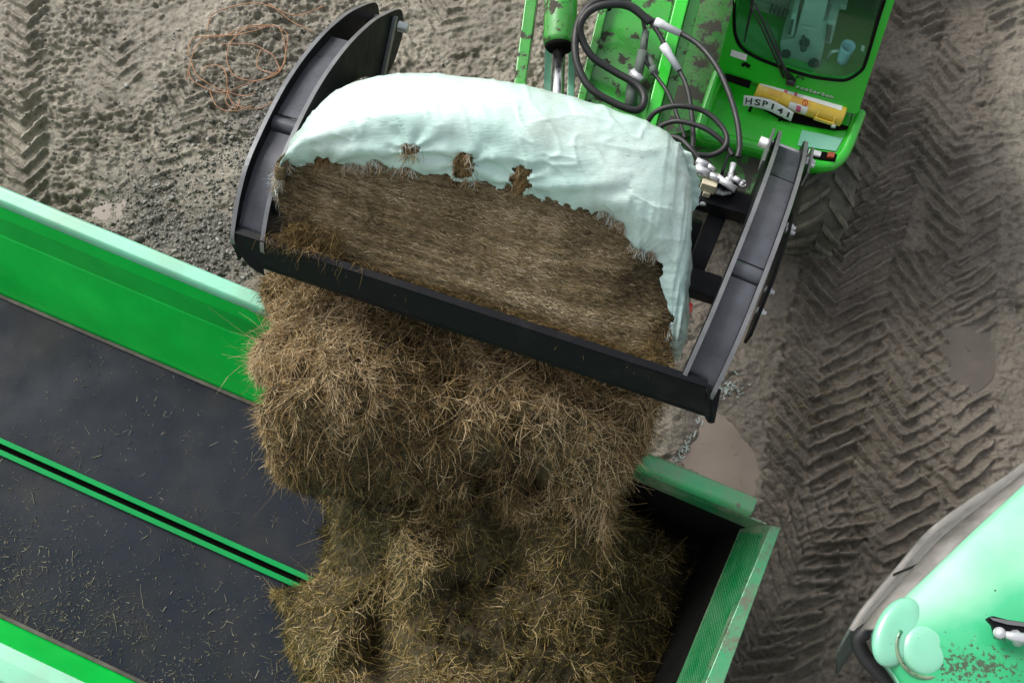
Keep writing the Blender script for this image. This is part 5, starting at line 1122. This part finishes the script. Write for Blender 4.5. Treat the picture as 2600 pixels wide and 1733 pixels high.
mb.build('coupling', M['trim'], th, True)['kind'] = 'stuff'
MB().tube([at(1604, 182, 2.19), at(1628, 205, 2.19)], .026, 10).build('coupling', M['zinc'], th, True)
hose('hose', [(1640, 318, 2.36), (1660, 288, 2.42), (1695, 272, 2.46), (1740, 270, 2.48), (1790, 284, 2.48), (1830, 318, 2.48), (1846, 352, 2.48), (1836, 378, 2.47), (1805, 394, 2.46), (1770, 392, 2.46)], .0145, grab)
hose('hose', [(1664, 330, 2.38), (1690, 314, 2.42), (1725, 308, 2.45), (1780, 322, 2.47), (1820, 346, 2.47), (1845, 372, 2.46), (1860, 395, 2.46)], .0145, grab)
hose('hose', [(1690, 345, 2.40), (1725, 352, 2.43), (1752, 376, 2.46), (1775, 404, 2.46)], .0145, grab)

# ================================================================== TRACTOR at the lower right
trc = thing('tractor', at(2520, 1620, 0), 'pale mint green tractor cab with dusty side glass at the lower right corner', 'tractor')
RO = [(2258, 1556), (2310, 1506), (2363, 1455), (2424, 1396), (2485, 1338), (2600, 1233), (2780, 1070), (2960, 1060), (3040, 1180), (3020, 1900), (2420, 1960), (2330, 1830), (2283, 1733), (2250, 1686), (2224, 1652), (2226, 1600)]
RZ = 2.55
ro = crom([at(x, y, RZ) for x, y in RO], 6, True); rw = [(p.x, p.y) for p in ro]
rc = np.mean(rw, axis=0); tt = np.concatenate([np.linspace(0, .14, 24), np.linspace(.15, .995, 70)]); rn = crom(ro, 3, True); RW = np.array([(p.x, p.y) for p in rn])
X = RW[None, :, 0] + (rc[0] - RW[None, :, 0]) * tt[:, None]; Y = RW[None, :, 1] + (rc[1] - RW[None, :, 1]) * tt[:, None]; d = polydist(X, Y, rw)
e = np.clip(d / .16, 0, 1); Hh = RZ + .075 * np.sqrt(1 - (1 - e) ** 2) + .10 * sstep(0, .9, d)
PX_, PY_ = topix(np.stack([X, Y, Hh], -1))
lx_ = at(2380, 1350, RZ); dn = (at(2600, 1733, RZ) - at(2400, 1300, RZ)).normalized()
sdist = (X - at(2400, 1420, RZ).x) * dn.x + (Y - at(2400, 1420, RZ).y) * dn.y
sky_sheen = .60 - .48 * sstep(.10, .42, sdist + .10 * (fbm(X, Y, 2.4, 401, 3) - .5)); sky_sheen = np.where(PX_ < 2290, np.minimum(sky_sheen, .55), sky_sheen)  # pale mint falling to green: sky reflection painted into the roof colour
mq = at(2420, 1690, RZ); mud = np.exp(-(((X - mq.x) / .20) ** 2 + ((Y - mq.y) / .10) ** 2)) * .55 + .30 * np.exp(-(((X - mq.x - .2) / .35) ** 2 + ((Y - mq.y) / .25) ** 2))
ii_ = np.arange(X.size).reshape(X.shape); jj_ = np.roll(ii_, -1, axis=1); RQ = np.stack([ii_[:-1], jj_[:-1], jj_[1:], ii_[1:]], -1).reshape(-1, 4)
roof = fastmesh('cab_roof', np.stack([X, Y, Hh], -1).reshape(-1, 3), RQ, M['roof'], trc, True, {'sky_sheen': sky_sheen.ravel(), 'mud': mud.ravel()})
roof['label'] = 'glossy roof with mint sky sheen painted on and mud specks'
def ring(pts, z): return [at(x, y, z) for x, y in pts]
edge = MB(); edge.grid([[p + Z * .004, p - Z * .03, p - Z * .06] for p in ro + [ro[0]]]).build('roof_edge', M['mint_housing'], roof, True, 0, .01)
OUT = [(2162, 1600), (2190, 1554), (2236, 1498), (2283, 1443), (2363, 1350), (2464, 1274), (2600, 1181), (2780, 1030)]
INN = [(2228, 1600), (2262, 1558), (2312, 1508), (2365, 1457), (2426, 1398), (2487, 1340), (2602, 1235), (2780, 1072)]
MID = [((a * .56 + c * .44), (b * .56 + d_ * .44)) for (a, b), (c, d_) in zip(OUT, INN)]
inn, mid, out_ = crom(ring(INN, RZ - .03), 8), crom(ring(MID, RZ - .14), 8), crom(ring(OUT, RZ - .42), 8)
MB().grid([[a, a.lerp(b, .5) + Z * .012, b] for a, b in zip(inn, mid)]).build('window_frame', M['dust_grey'], trc, True, 0, .012)
gl = MB().grid([[b + Vector((.004, -.004, .0)), b.lerp(c, .5) + Z * .015, c] for b, c in zip(mid, out_)]).build('side_window', M['dusty_glass'], trc, True)
MB().tube([p + Z * .006 for p in mid], .010, 8).build('window_seal', M['dust_grey'], gl, True)
a = mid[26]; b = out_[22]; MB().tube([a + Z * .01, a.lerp(b, .5) + Z * .03, b + Z * .01], .009, 8).build('pillar_strip', M['rubber'], gl, True)
MB().tube(out_, .014, 8).build('window_seal', M['dust_grey'], gl, True)
# cab body below, tucked in under the glass
low_ = [p + Vector((.10, -.10, -.55)) for p in out_]; low2 = [p + Vector((.30, -.22, -1.25)) for p in out_]
MB().grid([[c - Z * .005, l, k] for c, l, k in zip(out_, low_, low2)]).build('cab_side', M['trim'], trc, True, 0, .015)
c0 = at(2640, 1600, .9); mb = MB(); mb.box(c0, Vector((.55, .0, 0)), Vector((0, .5, 0)), Z * .35); mb.build('chassis', M['trim'], trc, False, .03)
mb = MB(); mb.box(at(2700, 1560, RZ - .5), Vector((.45, 0, 0)), Vector((0, .40, 0)), Z * .30); mb.build('cab_interior', M['trim'], trc, False, .03)
tyre(at(2740, 1520, .62), trc, .60, .38, 18, Vector((.7, .7, 0)), Vector((-.7, .7, 0))); tyre(at(2900, 1720, .62), trc, .60, .38, 18, Vector((.7, .7, 0)), Vector((-.7, .7, 0)))
# lamp housings on the corner
hz_ = RZ + .04
def dome(cx_, cy_, rx, ry, ang, h, name, m):
    c = at(cx_, cy_, hz_); u = Vector((math.cos(ang), math.sin(ang), 0)); v = Vector((-math.sin(ang), math.cos(ang), 0)); G = []
    for i in range(13):
        a = math.pi / 2 * i / 12; G.append([c + (u * math.cos(b) * rx + v * math.sin(b) * ry) * math.cos(a) ** .45 + Z * (h * math.sin(a)) for b in np.linspace(0, 2 * math.pi, 33)])
    return MB().grid(G).build(name, m, trc, True)
d1 = dome(2278, 1603, .095, .165, R(-32), .035, 'lamp_housing', M['mint_housing'])
d2 = dome(2348, 1648, .118, .118, 0, .05, 'lamp_housing', M['mint_housing'])
c = at(2346, 1646, hz_ + .03); MB().tube([c + Vector((math.cos(b) * .119, math.sin(b) * .119, .0)) for b in np.linspace(R(140), R(300), 24)], .010, 8).build('lamp_seal', M['wagon_grimy_shaded'], d2, True)
MB().tube(crom([at(x, y, z) for x, y, z in [(2240, 1585, 2.36), (2205, 1598, 2.33), (2180, 1622, 2.30), (2192, 1660, 2.28), (2225, 1700, 2.27), (2270, 1745, 2.26), (2330, 1800, 2.25)]], 6), [.02] * 4 + [.036] * 33, 12).build('mirror_guard', M['rubber'], trc, True)
# black bracket with ball joint
bz = RZ + .20
mb = MB(); mb.prism([at(x, y, bz) for x, y in [(2506, 1570), (2522, 1562), (2560, 1572), (2680, 1590), (2680, 1622), (2580, 1604), (2545, 1624), (2530, 1618), (2522, 1588)]], -Z * .03); bk = mb.build('bracket', M['black'], trc, False, .006)
mb = MB(); mb.ball(at(2538, 1606, bz + .03), .026, 8); mb.build('ball_joint', M['zinc'], bk, True)
mb = MB(); mb.tube([at(2545, 1608, bz + .03), at(2570, 1614, bz + .03), at(2640, 1626, bz + .03)], [.012, .02, .026], 10); mb.tube([at(2576, 1606, bz + .03), at(2586, 1632, bz + .0)], .022, 8); mb.build('link_rod', M['zinc'], bk, True)
mb = MB(); mb.prism([at(x, y, bz + .006) for x, y in [(2512, 1566), (2560, 1574), (2680, 1592), (2680, 1600), (2556, 1584), (2520, 1574)]], Z * .006); mb.build('bracket_edge', M['edge'], bk)
